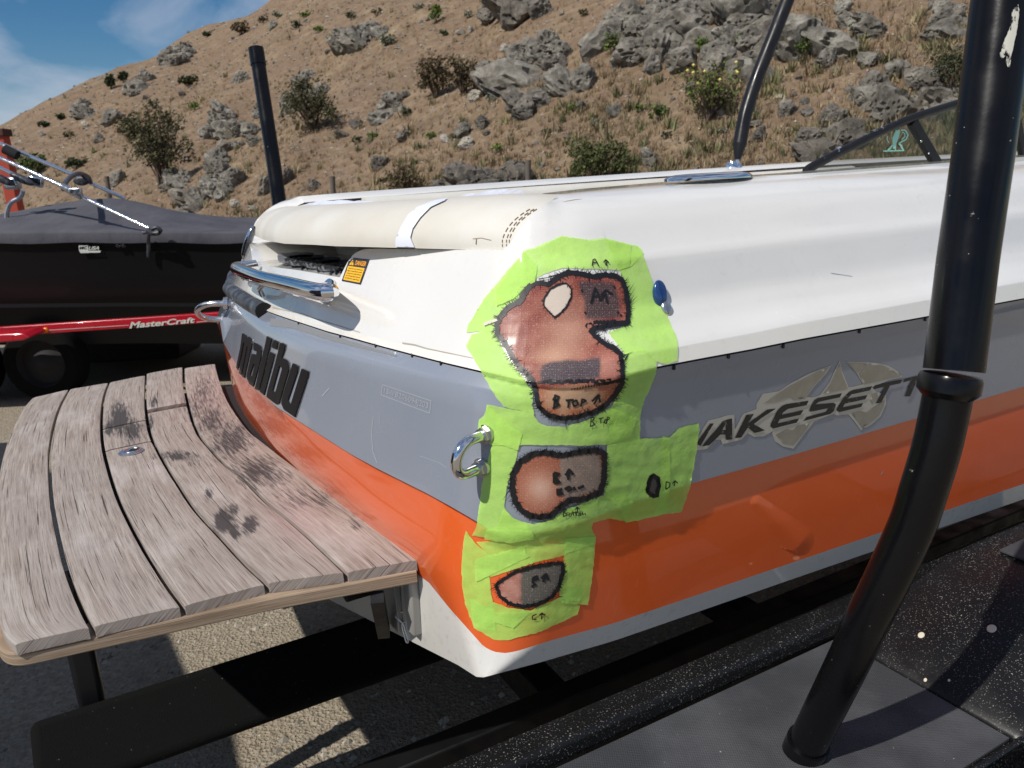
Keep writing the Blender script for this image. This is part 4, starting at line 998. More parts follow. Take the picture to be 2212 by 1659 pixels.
MB().box(bp((x0-.35+x1_)/2, (ya+yb)/2, ZF-.014), x1_-x0+.35, ya-yb, .008, (E1, E2, EZ)).build('step_pan', MAT['fender'], trl, bevel=.002)
MB().box(bp((x0-.34+x1_)/2, (ya+yb)/2+.002, ZF-.006), x1_-x0+.34, ya-yb-.008, .006, (E1, E2, EZ)).build('tread_pad', MAT['tread'], trl, bevel=.001)
MB().box(bp((x0-.35+x1_+.06)/2, yb-.006, ZF-.10), x1_-x0+.41, .012, .20, (E1, E2, EZ)).build('fender_skirt', MAT['fender'], trl, bevel=.004)
MB().box(bp((x0-.35+x1_+.9)/2, yb-.05, ZF-.13), x1_-x0+1.2, .012, .24, (E1, (E2+EZ*.35).normalized(), E1.cross((E2+EZ*.35).normalized()))).build('fender_side', MAT['black_paint'], trl, bevel=.003)
# arch
prof = [(.80, ZF-.02), (.805, ZF), (.86, ZF+.03), (.93, ZF+.055), (1.02, ZF+.08), (1.15, ZF+.10), (1.5, ZF+.105), (2.3, ZF+.105), (2.45, ZF+.05), (2.55, ZF-.2)]
ps = smoothpts([(a, 0, z) for a, z in prof], 4); v = []
for p in ps:
    for x2 in (-.06, -.38, -.392, -.392): v.append(bp(p.x, x2, p.z - (.006 if x2 < -.39 else 0)))
    v[-1] = bp(p.x, -.392, ZF-.2)
f = [(i*4+j, i*4+j+1, (i+1)*4+j+1, (i+1)*4+j) for i in range(len(ps)-1) for j in range(3)]
mesh('wheel_arch', v, f, MAT['fender'], trl, True, sharp=50)
MB().box(bp(1.76, -.235, ZF+.109), 1.1, .25, .006, (E1, E2, EZ)).build('tread_pad', MAT['tread'], trl, bevel=.001)
fbv = [bp(p.x, x2, p.z) for p in ps for x2 in (.0, -.392)]
for (x, y, s) in ((2142,1358,.011),(1999,1469,.004),(2050,1470,.003),(1990,1372,.008)):
    d = ray(x, y).normalized(); t = BVHTree.FromPolygons(fbv, [(i*2, i*2+1, i*2+3, i*2+2) for i in range(len(ps)-1)]).ray_cast(CAMP, d)
    if t[0] is not None:
        n0 = t[1] if t[1].dot(d) < 0 else -t[1]; uu = n0.orthogonal().normalized()
        oval('dropping', t[0], uu, n0.cross(uu), n0, s, s*.75, .0015, M('pale_splat', (.6,.54,.42), .7).m, trl, 12)
# wheel
def wheel(parent, cen, ax, rad, wd, rimmat, hub=True):
    u = ax.orthogonal().normalized(); w = ax.cross(u); tb = MB(); prof = [(rad*.62, -wd/2), (rad*.9, -wd/2), (rad*.98, -wd*.38), (rad, -wd*.25), (rad, wd*.25), (rad*.98, wd*.38), (rad*.9, wd/2), (rad*.62, wd/2)]
    N = 40; v = [cen+(u*math.cos(2*math.pi*k/N)+w*math.sin(2*math.pi*k/N))*r_+ax*o_ for r_, o_ in prof for k in range(N)]
    f = [(i*N+k, i*N+(k+1) % N, (i+1)*N+(k+1) % N, (i+1)*N+k) for i in range(len(prof)-1) for k in range(N)]
    wo_ = tb.add(v, f).build('wheel', MAT['tyre'], parent, True, sharp=40)
    rb = MB(); prof = [(rad*.63, wd*.45), (rad*.55, wd*.2), (rad*.25, wd*.25), (rad*.12, wd*.42), (.001, wd*.44)]
    v = [cen+(u*math.cos(2*math.pi*k/N)+w*math.sin(2*math.pi*k/N))*r_+ax*o_ for r_, o_ in prof for k in range(N)]
    rb.add(v, [(i*N+k, i*N+(k+1) % N, (i+1)*N+(k+1) % N, (i+1)*N+k) for i in range(len(prof)-1) for k in range(N)]).build('rim', rimmat, wo_, True, sharp=40)
    return wo_
DARKRIM = M('dark_rim', (.02,.02,.022), .7, .2).m
wheel(trl, bp(1.55, -.21, .34), -E2, .34, .2, DARKRIM); wheel(trl, bp(1.55, WID+.19, .34), E2, .34, .2, DARKRIM)
# guide poles
def onpole(x, y, dep): return atdepth(x, y, dep)
pc = [(1684,1720,1.36),(1720,1659,1.32),(1762,1570,1.253),(1808,1478,1.19),(1846,1400,1.15),(1876,1333,1.12),(1924,1235,1.085),(1970,1134,1.06),(1994,1062,1.045),(2022,970,1.03),(2042,880,1.02),(2049,838,1.015)]
pp = [onpole(*q) for q in pc]
low = MB().tube(smoothpts(pp[1:], 6), .0302, 28).build('guide_pole', MAT['black_pole'], trl, True)
soc = [pp[0], pp[1], pp[1]*.35+pp[2]*.65]
MB().tube([bp(tob(pp[0])[0], tob(pp[0])[1], ZF-.01)]+soc, .0345, 28).build('pole_socket', MAT['black_pole'], low, True, sharp=40)
ax = (pp[-1]-pp[-3]).normalized()
up_ = [onpole(x, y, d) for x, y, d in ((2053,842,1.015),(2060,800,1.013),(2090,560,1.005),(2125,320,1.0),(2160,40,.995),(2185,-160,.99))]
MB().tube(up_[1:], .0365, 32).build('pole_sleeve', MAT['black_pole'], low, True, sharp=40)
MB().tube([pp[-1]-ax*.012, pp[-1]-ax*.004, pp[-1]+ax*.012, pp[-1]+ax*.018], [.031, .0385, .0385, .036], 32).build('pole_collar', MAT['black_pole'], low, True, sharp=30)
lpole = [atdepth(x, y, 3.3) for x, y in ((620,560),(604,445),(592,358),(553,106))]
pl2 = MB().tube(lpole, .030, 24).build('guide_pole', MAT['black_pole'], trl, True, sharp=40)
MB().tube([lpole[3]*.86+lpole[2]*.14, lpole[3]+(lpole[3]-lpole[2])*.004], .0325, 24).build('pole_cap', MAT['black_pole'], pl2, True, sharp=40)
MB().tube([lpole[0], lpole[0]-EZ*.9], .03, 16).build('pole_base', MAT['black_pole'], pl2, True)
# pale patches where the paint has rubbed off the sleeve
sv = [tuple(v_.co) for v_ in COL.objects['pole_sleeve'].data.vertices]; sf = [tuple(p_.vertices) for p_ in COL.objects['pole_sleeve'].data.polygons]
SBV = BVHTree.FromPolygons(sv, sf)
def onsleeve(px, py):
    d = ray(px, py).normalized(); h = SBV.ray_cast(CAMP, d)
    return None if h[0] is None else (h[0], h[1] if h[1].dot(d) < 0 else -h[1])
m = M('bare_scrape', (.50,.49,.43), .8); nn_ = m.noise(60, 6, .7, m.co((1,1,.35))); m.t.links.new(m.ramp(nn_, [(.44,0),(.50,1)]), m.b.inputs['Alpha']); 
zs = zmap(1681, 0, .24)
decal('paint_scrape', zs([(2130,60),(2160,40),(2168,90),(2150,250),(2120,400),(2095,500),(2080,610),(2060,600),(2045,560),(2060,480),(2000,560),(1995,480),(2050,330),(2090,230),(2100,110)]), m.m, COL.objects['pole_sleeve'], .0006, 5, jit=1, surf=onsleeve)
# ------------------------------------------------------------------ windscreen and tower leg
GL_N = E2.copy(); GP0 = bp(0, .30, 0)
def ws(x, y, d=0): return atplane(x, y, GP0+E2*d, GL_N)
top = [(1741,370),(1753,361),(1800,336),(1866,303),(1930,272),(1966,257),(2020,239),(2075,222),(2130,207),(2204,192),(2300,180)]
wsf = MB().tube(smoothpts([ws(*p) for p in top], 5), .0118, 14, flat=.8).build('windscreen_frame', MAT['tube_black'], boat, True)
m = M('worn_frame_paint', (.22,.25,.34), .5); m.t.links.new(m.ramp(m.noise(55, 5, .7), [(.57,0),(.62,.8)]), m.b.inputs['Alpha']); WORN = m.m
MB().tube(smoothpts([ws(x, y-4) + (-E2)*.0035 + EZ*.003 for x, y in top[1:5]], 5), .0072, 10).build('worn_edge', WORN, wsf, True)
GLA = M('tinted_glass', (.022,.045,.028), .03, alpha=.50).m
gp = [ws(x, y+3) for x, y in top[1:]] + [ws(x, y) for x, y in ((2300,350),(2100,362),(1900,378),(1757,388))]
mesh('glass_pane', gp, [tuple(range(len(gp)))], GLA, wsf)
mu = MB(); a, b = ws(1969, 262), ws(2034, 372); d = (b-a).normalized(); mu.box((a+b)/2, (b-a).length, .026, .016, (d, d.cross(E2).normalized(), E2)).build('mullion', MAT['tube_black'], wsf, bevel=.003)
a, b = ws(2197, 262), ws(2212, 352); d = (b-a).normalized(); MB().box((a+b)/2, (b-a).length, .02, .016, (d, d.cross(E2).normalized(), E2)).build('mullion', MAT['tube_black'], wsf, bevel=.003)
for x, y in ((1990,305),(2006,331)): oval('screw', ws(x, y, -.009), E1, EZ, -E2, .003, .003, .0015, MAT['chrome'], wsf, 10)
zg = zmap(1681, 0, .24); ETCH = M('etched_teal', (.30,.62,.50), .6).m; og = onplane(GP0-E2*.0012, -E2)
lg = decal('etched_mark', zg([(1032,1300),(1028,1250),(1050,1190),(1085,1165),(1098,1175),(1085,1240),(1060,1300),(1050,1340),(1035,1340)]), ETCH, wsf, 0, 3, surf=og)
ik = Ink(og, .0002); 
ik.line(zg([(1105,1170),(1145,1175),(1168,1215),(1150,1255),(1085,1290)]), 3.2, 3).line(zg([(1118,1190),(1138,1200),(1140,1230),(1110,1255)]), 2.2, 3)
ik.line(zg([(945,1360),(1135,1355)]), 2.6, 3).line(zg([(1030,1305),(985,1357)]), 4, 3).line(zg([(1085,1290),(1105,1310),(1125,1352)]), 4, 3).line(zg([(985,1225),(980,1255),(995,1285)]), 1.6, 3).line(zg([(1060,1170),(1055,1355)]), 2, 3)
ik.build('etched_stroke', ETCH, lg)
# far side tower leg standing on the port gunwale
dep = (atplane(1583, 372, bp(0, WID-.22, 0), E2)-CAMP).dot(_f)
tp = [(1598,312),(1605,271),(1612,240),(1623,204),(1637,163),(1654,120),(1673,72),(1701,0),(1745,-110)]
tw = MB().tube(smoothpts([atdepth(x, y, dep) for x, y in tp], 5), .0245*dep/2.8, 24).build('tower_leg', MAT['tube_black'], boat, True)
k_ = dep/2.8
MB().tube([atdepth(1598,312,dep), atdepth(1593,345,dep)], [.0248*k_, .011*k_], 24).build('leg_cone', MAT['tube_black'], tw, True, sharp=40)
MB().tube([atdepth(1593,345,dep), atdepth(1590,358,dep)], .007*k_, 12).build('leg_bolt', MAT['chrome'], tw, True)
oval('leg_foot', atdepth(1584,379,dep), _r, _f, EZ, .033*k_, .03*k_, .048*k_, MAT['chrome'], tw)
MB().tube([atdepth(1586,362,dep-.01)+_r*(.016*math.cos(t))+_u*(.016*math.sin(t)) for t in np.linspace(0, 2*math.pi, 17)], .004, 8).build('shackle', MAT['chrome'], tw, True)
# cream bolsters along the far and near gunwales
MB().tube([bp(s, WID-.30, 1.508+.006*s) for s in np.linspace(.5, 3.2, 20)], .045, 14).build('gunwale_bolster', MAT['vinyl'], boat, True)
oval('port_cleat', atplane(1440, 387, bp(0, WID-.2, 0), E2), E1, E2, EZ, .10, .03, .015, MAT['chrome'])
# ------------------------------------------------------------------ ground and hillside
m = M('gravel', (.3,.26,.2), .95, spec=.2)
g1 = m.noise(1.2, 4); g2 = m.noise(38, 5, .7); g3 = m.voro(85); g4 = m.voro(210)
c = m.ramp(g2, [(.3, (.20,.17,.13)), (.55, (.34,.295,.225)), (.8, (.45,.40,.315))])
cellc = m.n('TexVoronoi', {'Vector': m.co(), 'Scale': 85.0}).outputs['Color']
c = m.mix(.35, c, m.ramp(m.n('SeparateColor', {'Color': cellc}).outputs[0], [(0, (.16,.145,.125)), (.5, (.33,.29,.23)), (1, (.50,.46,.39))]))
c = m.mix(m.ramp(g1, [(.35,0),(.7,.5)]), c, (.30,.24,.165))
m.setc(c); m.bump(g2, .5, .02); m.bump(g3, .7, .012); m.bump(g4, .5, .005)
gr = mesh('ground', [(-90,-30,0),(90,-30,0),(90,40,0),(-90,40,0)], [(0,1,2,3)], m.m); gr['kind'] = 'structure'

def fr(x, y, s, k, o=4): return noise.fractal(Vector((x*s, y*s, k)), 1.0, 2.1, o)
def HT(x, y):
    d2 = x*x+y*y; p = .36*x + .42*(y-11.0) - .0005*d2
    d = math.sqrt(d2); a = min(1, max(0, (p+.5)/3))
    p += a*(fr(x, y, .035, 1, 3)*2.6*min(1, d/60) + fr(x, y, .14, 5, 4)*.55 + fr(x, y, .6, 9, 3)*.12)
    return p if p > .3 else (.3*math.exp((p-.3)/.6) if p > -1.5 else -.02*0) - (0 if p > -1.2 else .03)
NA_, NR_ = 300, 300
az = np.radians(np.linspace(-52, 50, NA_)); rr_ = 8.0*(250/8.0)**np.linspace(0, 1, NR_)
tv = []; 
for r_ in rr_:
    for a in az: x, y = r_*math.sin(a), r_*math.cos(a); tv.append((x, y, HT(x, y)))
tf = [(i*NA_+j, i*NA_+j+1, (i+1)*NA_+j+1, (i+1)*NA_+j) for i in range(NR_-1) for j in range(NA_-1)]
m = M('dry_hillside', (.3,.2,.1), .95, spec=.15)
n0 = m.noise(.16, 5, .6); n1_ = m.noise(.9, 6, .65); n2_ = m.noise(5, 5, .7); n3_ = m.noise(22, 4, .7)
c = m.ramp(n1_, [(.30, (.155,.107,.069)), (.5, (.228,.164,.107)), (.72, (.33,.248,.163))])
c = m.mix(m.ramp(n0, [(.38,0),(.66,.75)]), c, (.195,.133,.092))
c = m.mix(m.ramp(n2_, [(.35,.55),(.55,0)]), c, (.13,.085,.05))
c = m.mix(m.ramp(n2_, [(.58,0),(.72,.5)]), c, (.38,.30,.205))
c = m.mix(m.ramp(m.noise(2.2, 5, .65), [(.60,0),(.72,.55)]), c, (.165,.155,.075))
st_ = m.ramp(m.noise(3.4, 6, .75), [(.64,0),(.68,.8)]); c = m.mix(st_, c, m.ramp(n3_, [(.35, (.13,.125,.115)), (.65, (.34,.33,.30))]))
m.setc(c); m.bump(n2_, .7, .12); m.bump(n3_, .6, .03); MAT['hill'] = m.m
hill = mesh('hillside', tv, tf, MAT['hill'], None, True); hill['kind'] = 'structure'
HB = BVHTree.FromPolygons(tv, tf)
def onhill(px, py):
    h = HB.ray_cast(CAMP+ray(px, py).normalized()*4, ray(px, py).normalized(), 300); return h[0]

# ---- rocks
def rockmesh(k, sub=4, seed=None):
    rs = random.Random(100+k); bm = bmesh.new(); bmesh.ops.create_icosphere(bm, subdivisions=sub, radius=1)
    pl = []
    for _ in range(13):
        n = Vector((rs.gauss(0,1), rs.gauss(0,1), rs.gauss(0,.8))).normalized(); pl.append((n, rs.uniform(.50, .92)))
    for v in bm.verts:
        d = v.co.normalized(); r = 1.0
        for n, q in pl:
            t = d.dot(n)
            if t > .05: r = min(r, q/t)
        p = d*r
        f1 = noise.fractal(p*1.6+Vector((k*7,0,0)), 1, 2, 5); crk = abs(noise.fractal(p*2.1+Vector((0,k*5,0)), 1, 2, 3)); crk = -max(0, .09-crk)*1.3
        v.co = p*(1+.13*f1+.05*noise.fractal(p*5, 1, 2, 4)+crk*2.2)
    me = bpy.data.meshes.new('rock'); bm.to_mesh(me); bm.free()
    me.polygons.foreach_set('use_smooth', [True]*len(me.polygons)); me.set_sharp_from_angle(angle=R(27)); me.update(); return me
def rockmat(name, lo, mid, hi, warm=.0):
    m = M(name, mid, .92, spec=.2); ob = m.co((1,1,1), 'Object'); rnd = m.n('ObjectInfo').outputs['Random']
    geo = m.n('NewGeometry').outputs['Position']
    a = m.n('TexNoise', {'Vector': geo, 'Scale': 2.3, 'Detail': 7.0, 'Roughness': .7}).outputs['Fac']
    b = m.n('TexNoise', {'Vector': geo, 'Scale': 11.0, 'Detail': 6.0, 'Roughness': .75}).outputs['Fac']
    c = m.ramp(a, [(.36, lo), (.5, mid), (.64, hi)])
    c = m.mix(m.ramp(b, [(.30,.75),(.46,0)]), c, tuple(x*.40 for x in lo)); c = m.mix(m.ramp(b, [(.56,0),(.74,.7)]), c, tuple(min(.6, x*1.35) for x in hi))
    lich = m.ramp(m.n('TexNoise', {'Vector': geo, 'Scale': 3.7, 'Detail': 5.0, 'Roughness': .7}).outputs['Fac'], [(.62,0),(.72,.5)])
    c = m.mix(lich, c, (.27,.215,.13))
    c = m.mix(m.math('MULTIPLY', rnd, .35), c, (.15,.125,.10))
    m.setc(c); m.bump(a, .6, .12); m.bump(b, .9, .06); return m.m
RK = rockmat('lichen_rock', (.105,.097,.083), (.205,.19,.162), (.37,.345,.295))
RKP = rockmat('pale_rock', (.33,.30,.25), (.48,.44,.37), (.6,.56,.48)); RKD = rockmat('dark_rock', (.075,.069,.06), (.155,.14,.12), (.26,.235,.20))
RME = [rockmesh(k) for k in range(14)]
RMS = [rockmesh(50+k, 3) for k in range(8)]
for me in RME+RMS: me.materials.append(RK)
def slotmat(o, mat):
    o.material_slots[0].link = 'OBJECT'; o.material_slots[0].material = mat
def put_rock(name, px, py, w, h, parent=None, mat=None, small=False, sink=.25):
    p = onhill(px, py+h*.25)
    if p is None: return None
    dep = (p-CAMP).dot(_f); s = dep/FP
    me = random.choice(RMS if small else RME); o = bpy.data.objects.new(name, me); link(o, parent)
    o.rotation_euler = (random.uniform(-.3,.3), random.uniform(-.3,.3), random.uniform(0, 6.28) if abs(w-h) < .25*w else random.uniform(-.45,.45)); o.rotation_euler.y += random.uniform(.1, .6)
    o.scale = (w*.56*s, (w*.3+h*.3)*s, h*.60*s)
    o.location = (p.x, p.y, p.z + h*(.25-sink*.3)*s)
    if mat: slotmat(o, mat)
    return o
OUT = [
 (1480,60,440,170,30,RK,'wide jumble of grey boulders high on the slope, left of the black tower tube'),
 (1640,105,210,170,9,RK,'massive pale grey crag directly behind the black tower tube'),
 (1810,70,190,130,8,RK,'grey crag high on the slope between the tower tube and right guide pole'),
 (1965,195,250,110,11,RK,'long grey ridge of rock just above the windscreen frame'),
 (1775,290,150,120,5,RKD,'brown-grey rock knob just left of the windscreen'),
 (1130,140,210,110,12,RK,'broken dark ledge above the cream-white stones in mid slope'),
 (1100,24,180,44,4,RKD,'long dark slab at the top edge of the photo'),
 (775,80,120,52,4,RK,'low grey outcrop beside the pale sage bush near the skyline'),
 (665,195,110,120,7,RK,'grey crag right of the left guide pole, behind an olive shrub'),
 (510,275,150,110,10,RK,'jagged grey crag left of the left guide pole'),
 (440,400,190,90,10,RK,'pile of big pale boulders below the tall dark shrub'),
 (385,118,90,50,6,RK,'thin rock band on the skyline left of the guide pole'),
 (305,185,70,60,5,RK,'small broken crag on the left part of the skyline'),
 (1040,388,230,66,9,RKD,'dark rock band just above the sun pad, left of a fence post'),
 (842,228,85,80,5,RK,'squat grey outcrop in mid slope between two olive shrubs'),
 (1145,218,120,64,4,RKD,'dark rock with overhang below the broken ledge'),
 (190,235,80,40,4,RK,'low rocks on the far left skyline beside a small dark bush'),
 (2050,45,130,100,6,RK,'rock face just left of the top of the right guide pole'),
 (1230,170,120,70,6,RK,'scattered grey blocks between the dark ledge and the boulder jumble'),
 (330,95,0,0,0,RK,''),
]
def hgrp(name, label, cat, px, py, group=None):
    p = onhill(px, py); e = empty(name, label, cat, group); e.location = p if p is not None else (0, 30, 5)
    return e
def reparent(o, e):
    mw = Matrix.LocRotScale(o.location, o.rotation_euler, o.scale); o.parent = e; o.matrix_parent_inverse = Matrix.Translation(-e.location)
for cx, cy, w, h, n, mt, lab in OUT:
    if not n: continue
    e = hgrp('rock_outcrop', lab, 'rock outcrop', cx, cy+h*.3)
    n = int(n*1.5)
    for k in range(max(1, int(w/110))):                    # the bedrock the blocks have broken from
        o = put_rock('boulder', cx+(k+.5-max(1, int(w/110))/2)*w/max(1, int(w/110)), cy+random.uniform(-.1,.1)*h, 1.15*w/max(1, int(w/110)), h*.75, None, None if mt is RK else mt, sink=1.6)
        if o: reparent(o, e)
    for k in range(n):
        big = 1.5 if k < max(1, n//6) else 1
        for _ in range(6):
            u, v = random.uniform(-1, 1), random.uniform(-1, 1)
            if u*u+v*v < 1: break
        sz = max(w, h)/math.sqrt(n)*random.uniform(.65, 1.35)*big; q = random.uniform(.55, .95)
        o = put_rock('boulder', cx+u*(w/2-sz*.2), cy+v*(h/2-sz*.15)+u*w*-.06, sz, sz*q, None, None if mt is RK else mt)
        if o: reparent(o, e)
LOOSE = [
 (1025,206,36,32,RKP,'cream-white stone, the brightest on the slope, beside two brown bushes'),(1062,162,26,22,RKP,'smaller cream-white stone up right of the brightest one'),(1078,196,34,24,RK,'pale grey stone right of the brightest cream-white stone'),
 (1042,265,40,34,RKD,'rounded dark boulder below the cream-white stones'),(1000,282,34,40,RK,'pale pointed boulder left of the rounded dark boulder'),(1010,308,44,26,RKP,'pale flat stone below the pale pointed boulder'),
 (1325,240,42,36,RK,'lone grey boulder left of the yellow-flowered shrub'),(1255,226,28,22,RK,'small grey boulder up left of the lone grey boulder'),(1402,342,46,50,RK,'pointed pale boulder right of the round olive bush'),(1395,388,50,40,RK,'grey boulder half hidden by the boat, below the pointed pale one'),
 (1640,292,46,36,RKD,'dark boulder right of the foot of the tower tube'),(1628,268,40,20,RK,'flat pale boulder beside the bend of the tower tube'),(870,295,40,30,RK,'pale boulder with a grass tuft at its foot in mid slope'),(770,268,40,24,RKD,'low dark stone right of the olive shrub by the guide pole'),
 (740,292,48,18,RKD,'long low dark stone under the olive shrub by the guide pole'),(822,352,40,40,RKD,'cracked dark stone above the sun pad'),(256,386,34,38,RK,'upright grey boulder beside a fence post above the covered boat'),(578,398,34,52,RK,'tall pale boulder just left of the base of the left guide pole'),
 (622,382,30,40,RKD,'dark upright stone just right of the base of the left guide pole'),(512,386,48,46,RK,'round pale boulder right of the boulder pile'),(470,345,60,60,RK,'sloping pale slab under the jagged crag'),(508,440,26,18,RKP,'small pale stone above the tip of the boat cover'),
 (548,450,30,14,RKP,'flat pale stone between boat cover and sun pad'),(680,400,36,26,RK,'grey stone left of the fence post near the sun pad'),(215,300,30,24,RKD,'dark stone in the tan grass above the chrome tubes'),(245,255,50,46,RK,'pale rock behind the grey bush on the left slope'),
 (590,55,24,20,RK,'small outcrop stone beside a bush near the skyline'),(520,166,36,40,RK,'pale rock patch on the bare slope left of the guide pole'),(960,300,26,16,RKP,'small pale stone left of the pale pointed boulder'),(1190,100,40,34,RK,'grey block under the top boulder jumble'),
 (1640,150,60,50,RKD,'dark block at the foot of the crag behind the tower tube'),(1700,235,44,40,RK,'grey boulder between tower tube and brown-grey knob'),(1870,130,50,50,RK,'squarish pale block below the grey crag'),(1905,255,60,40,RK,'grey boulder just above the lower windscreen frame'),
]
for x, y, w, h, mt, lab in LOOSE:
    o = put_rock('boulder', x, y, w, h, None, None if mt is RK else mt)
    if o: tag(o, lab, 'boulder')
LAND = [(1480,60,'boulder jumble at the top'),(1640,105,'crag behind the tower tube'),(1810,70,'high crag right of the tower tube'),(1965,195,'ridge above the windscreen'),(1775,290,'brown-grey rock knob'),(1130,140,'broken dark ledge'),(1100,24,'long dark slab at the top'),
 (775,80,'low skyline outcrop'),(665,195,'crag right of the guide pole'),(510,275,'jagged crag left of the guide pole'),(440,400,'boulder pile'),(385,118,'thin rock band on the skyline'),(305,185,'small broken skyline crag'),(1040,388,'dark rock band above the sun pad'),(842,228,'squat outcrop in mid slope'),
 (1530,200,'yellow-flowered rose bush'),(1300,350,'dense olive bush on the deck line'),(970,170,'pair of brown bushes'),(676,230,'round olive shrub'),(355,320,'tall dark olive shrub'),(1025,206,'brightest cream stone'),(1325,240,'lone grey boulder'),(1402,342,'pointed pale boulder'),(1133,360,'middle fence post'),(1513,350,'right-hand fence post'),(711,395,'fence post by the sun pad'),(226,390,'left-hand fence post'),(940,60,'bright green bush near the top'),(870,430,'dry brown bush above the sun pad'),(520,160,'pale rock patch on the bare slope'),(1010,300,'pale pointed boulder'),(250,260,'pale rock on the left slope')]
def where(x, y):
    d = sorted((math.hypot(x-a, (y-b)*1.5), a, b, n) for a, b, n in LAND)[0]; dx, dy = x-d[1], y-d[2]
    far = 'close' if d[0] < 55 else 'some way'
    side = ('right of' if dx > 0 else 'left of') if abs(dx) > abs(dy) else ('below' if dy > 0 else 'above')
    return far+' '+side+' the '+d[3]
cnt = 0
while cnt < 150:
    x = random.uniform(0, 2212); y = random.uniform(20, 430)
    if random.random() > .25+.75*(x/2212)**.7: continue
    dn_ = fr(x, y, .008, 3, 3)
    if dn_ < -.05 and random.random() < .7: continue
    p = onhill(x, y)
    if p is None: continue
    w = random.choice((8, 9, 11, 14, 18, 24))*random.uniform(.8, 1.3); mt = random.choice((None, None, None, RKD, RKP))
    o = put_rock('stone', x, y, w, w*random.uniform(.45, .9), None, mt, small=True)
    if o: tag(o, ('tiny' if w < 10 else 'small' if w < 16 else 'mid-sized')+' '+('grey' if mt is None else 'dark' if mt is RKD else 'cream')+' stone '+where(x, y), 'stone', 'small stones strewn over the hillside'); cnt += 1

# ---- grass tufts and pebbles nobody could count
def scatter(n, fn, seed):
    rs = random.Random(seed); out = []
    while len(out) < n:
        x = rs.uniform(-60, 2270); y = rs.uniform(-10, 500)
        if rs.random() > fn(x, y): continue
        p = onhill(x, y)
        if p is not None: out.append((p, x, y))
    return out
def tufts(name, n, fn, seed, hgt, blades, colr, kindlab, spread=.5):
    rs = np.random.default_rng(seed); P = scatter(n, fn, seed); V, F, Cc = [], [], []
    for p, x, y in P:
        dep = p.length; h0 = hgt*rs.uniform(.5, 1.3)*(1 if dep < 40 else 1.35); base = np.array(colr[rs.integers(len(colr))])*rs.uniform(.75, 1.2)
        for b in range(blades):
            a = rs.uniform(0, 6.283); l = rs.uniform(.2, 1)*spread*h0; w = h0*rs.uniform(.05, .10)
            ca, sa = math.cos(a), math.sin(a); o = len(V); bx, by = p.x+rs.normal(0, h0*.2), p.y+rs.normal(0, h0*.2)
            V += [(bx-sa*w, by+ca*w, p.z-.03), (bx+sa*w, by-ca*w, p.z-.03), (bx+ca*l, by+sa*l, p.z+h0*rs.uniform(.55, 1))]; F.append((o, o+1, o+2)); Cc += [base]*3
    mm = M(name+'_blades', (.4,.3,.15), .9, spec=.1); mm.t.links.new(mm.attr('col', 'Color'), mm.b.inputs['Base Color'])
    o = mesh(name, V, F, mm.m, None, False, attr={'col': np.array(Cc)}); o['kind'] = 'stuff'; return o
dens = lambda x, y: .35+.65*max(0, min(1, .5+1.6*fr(x, y, .006, 21, 3)))
tufts('dry_grass', 15000, lambda x, y: dens(x, y)*(.5+.5*y/480), 5, .115, 8, [(.28,.20,.125), (.35,.265,.165), (.235,.165,.10), (.32,.25,.16)], '', .8)
tufts('bunch_grass', 900, lambda x, y: (.25+.75*x/2212)*dens(x, y)*(y/480), 6, .22, 20, [(.19,.175,.085), (.26,.215,.12), (.145,.15,.075), (.30,.25,.15)], '', .8)
P = scatter(5200, lambda x, y: .3+.7*(fr(x, y, .012, 33, 3) > -.1), 8); V, F, Cc = [], [], []
rs = np.random.default_rng(4)
for p, x, y in P:
    s = (p.length)/FP*rs.uniform(1.2, 4.2); o = len(V); g = rs.choice((.10,.17,.24,.38)); 
    for q in ((1,0,0),(-1,0,0),(0,1,0),(0,-1,0),(0,0,1),(.5,.5,.7)): V.append((p.x+s*q[0]*rs.uniform(.6,1.3), p.y+s*q[1]*rs.uniform(.6,1.3), p.z+s*q[2]*rs.uniform(.4,.9)))
    F += [(o,o+2,o+5),(o+2,o+4,o+5),(o+5,o+4,o),(o+2,o+1,o+4),(o+1,o+3,o+4),(o+3,o,o+4)]; Cc += [(g, g*.95, g*.86)]*6
mm = M('rubble', (.2,.2,.2), .9, spec=.2); mm.t.links.new(mm.attr('col', 'Color'), mm.b.inputs['Base Color'])
o = mesh('hillside_rubble', V, F, mm.m, None, False, attr={'col': np.array(Cc)}); o['kind'] = 'stuff'
# loose gravel on the yard near the platform
V, F, Cc = [], [], []
for k in range(9000):
    x = rs.uniform(-2.2, 1.6); y = rs.uniform(1.3, 5.5); s = rs.choice((.004,.006,.008,.012,.016), p=(.35,.3,.2,.1,.05)); o = len(V); g = rs.uniform(.14, .42)
    for q in ((1,0,0),(-1,0,0),(0,1,0),(0,-1,0),(0,0,1),(.5,.5,.7)): V.append((x+s*q[0]*rs.uniform(.6,1.3), y+s*q[1]*rs.uniform(.6,1.3), s*(q[2]*rs.uniform(.5,1))))
    F += [(o,o+2,o+5),(o+2,o+4,o+5),(o+5,o+4,o),(o+2,o+1,o+4),(o+1,o+3,o+4),(o+3,o,o+4)]; Cc += [(g, g*.92, g*.78)]*6
o = mesh('gravel', V, F, mm.m, None, False, attr={'col': np.array(Cc)}); o['kind'] = 'stuff'

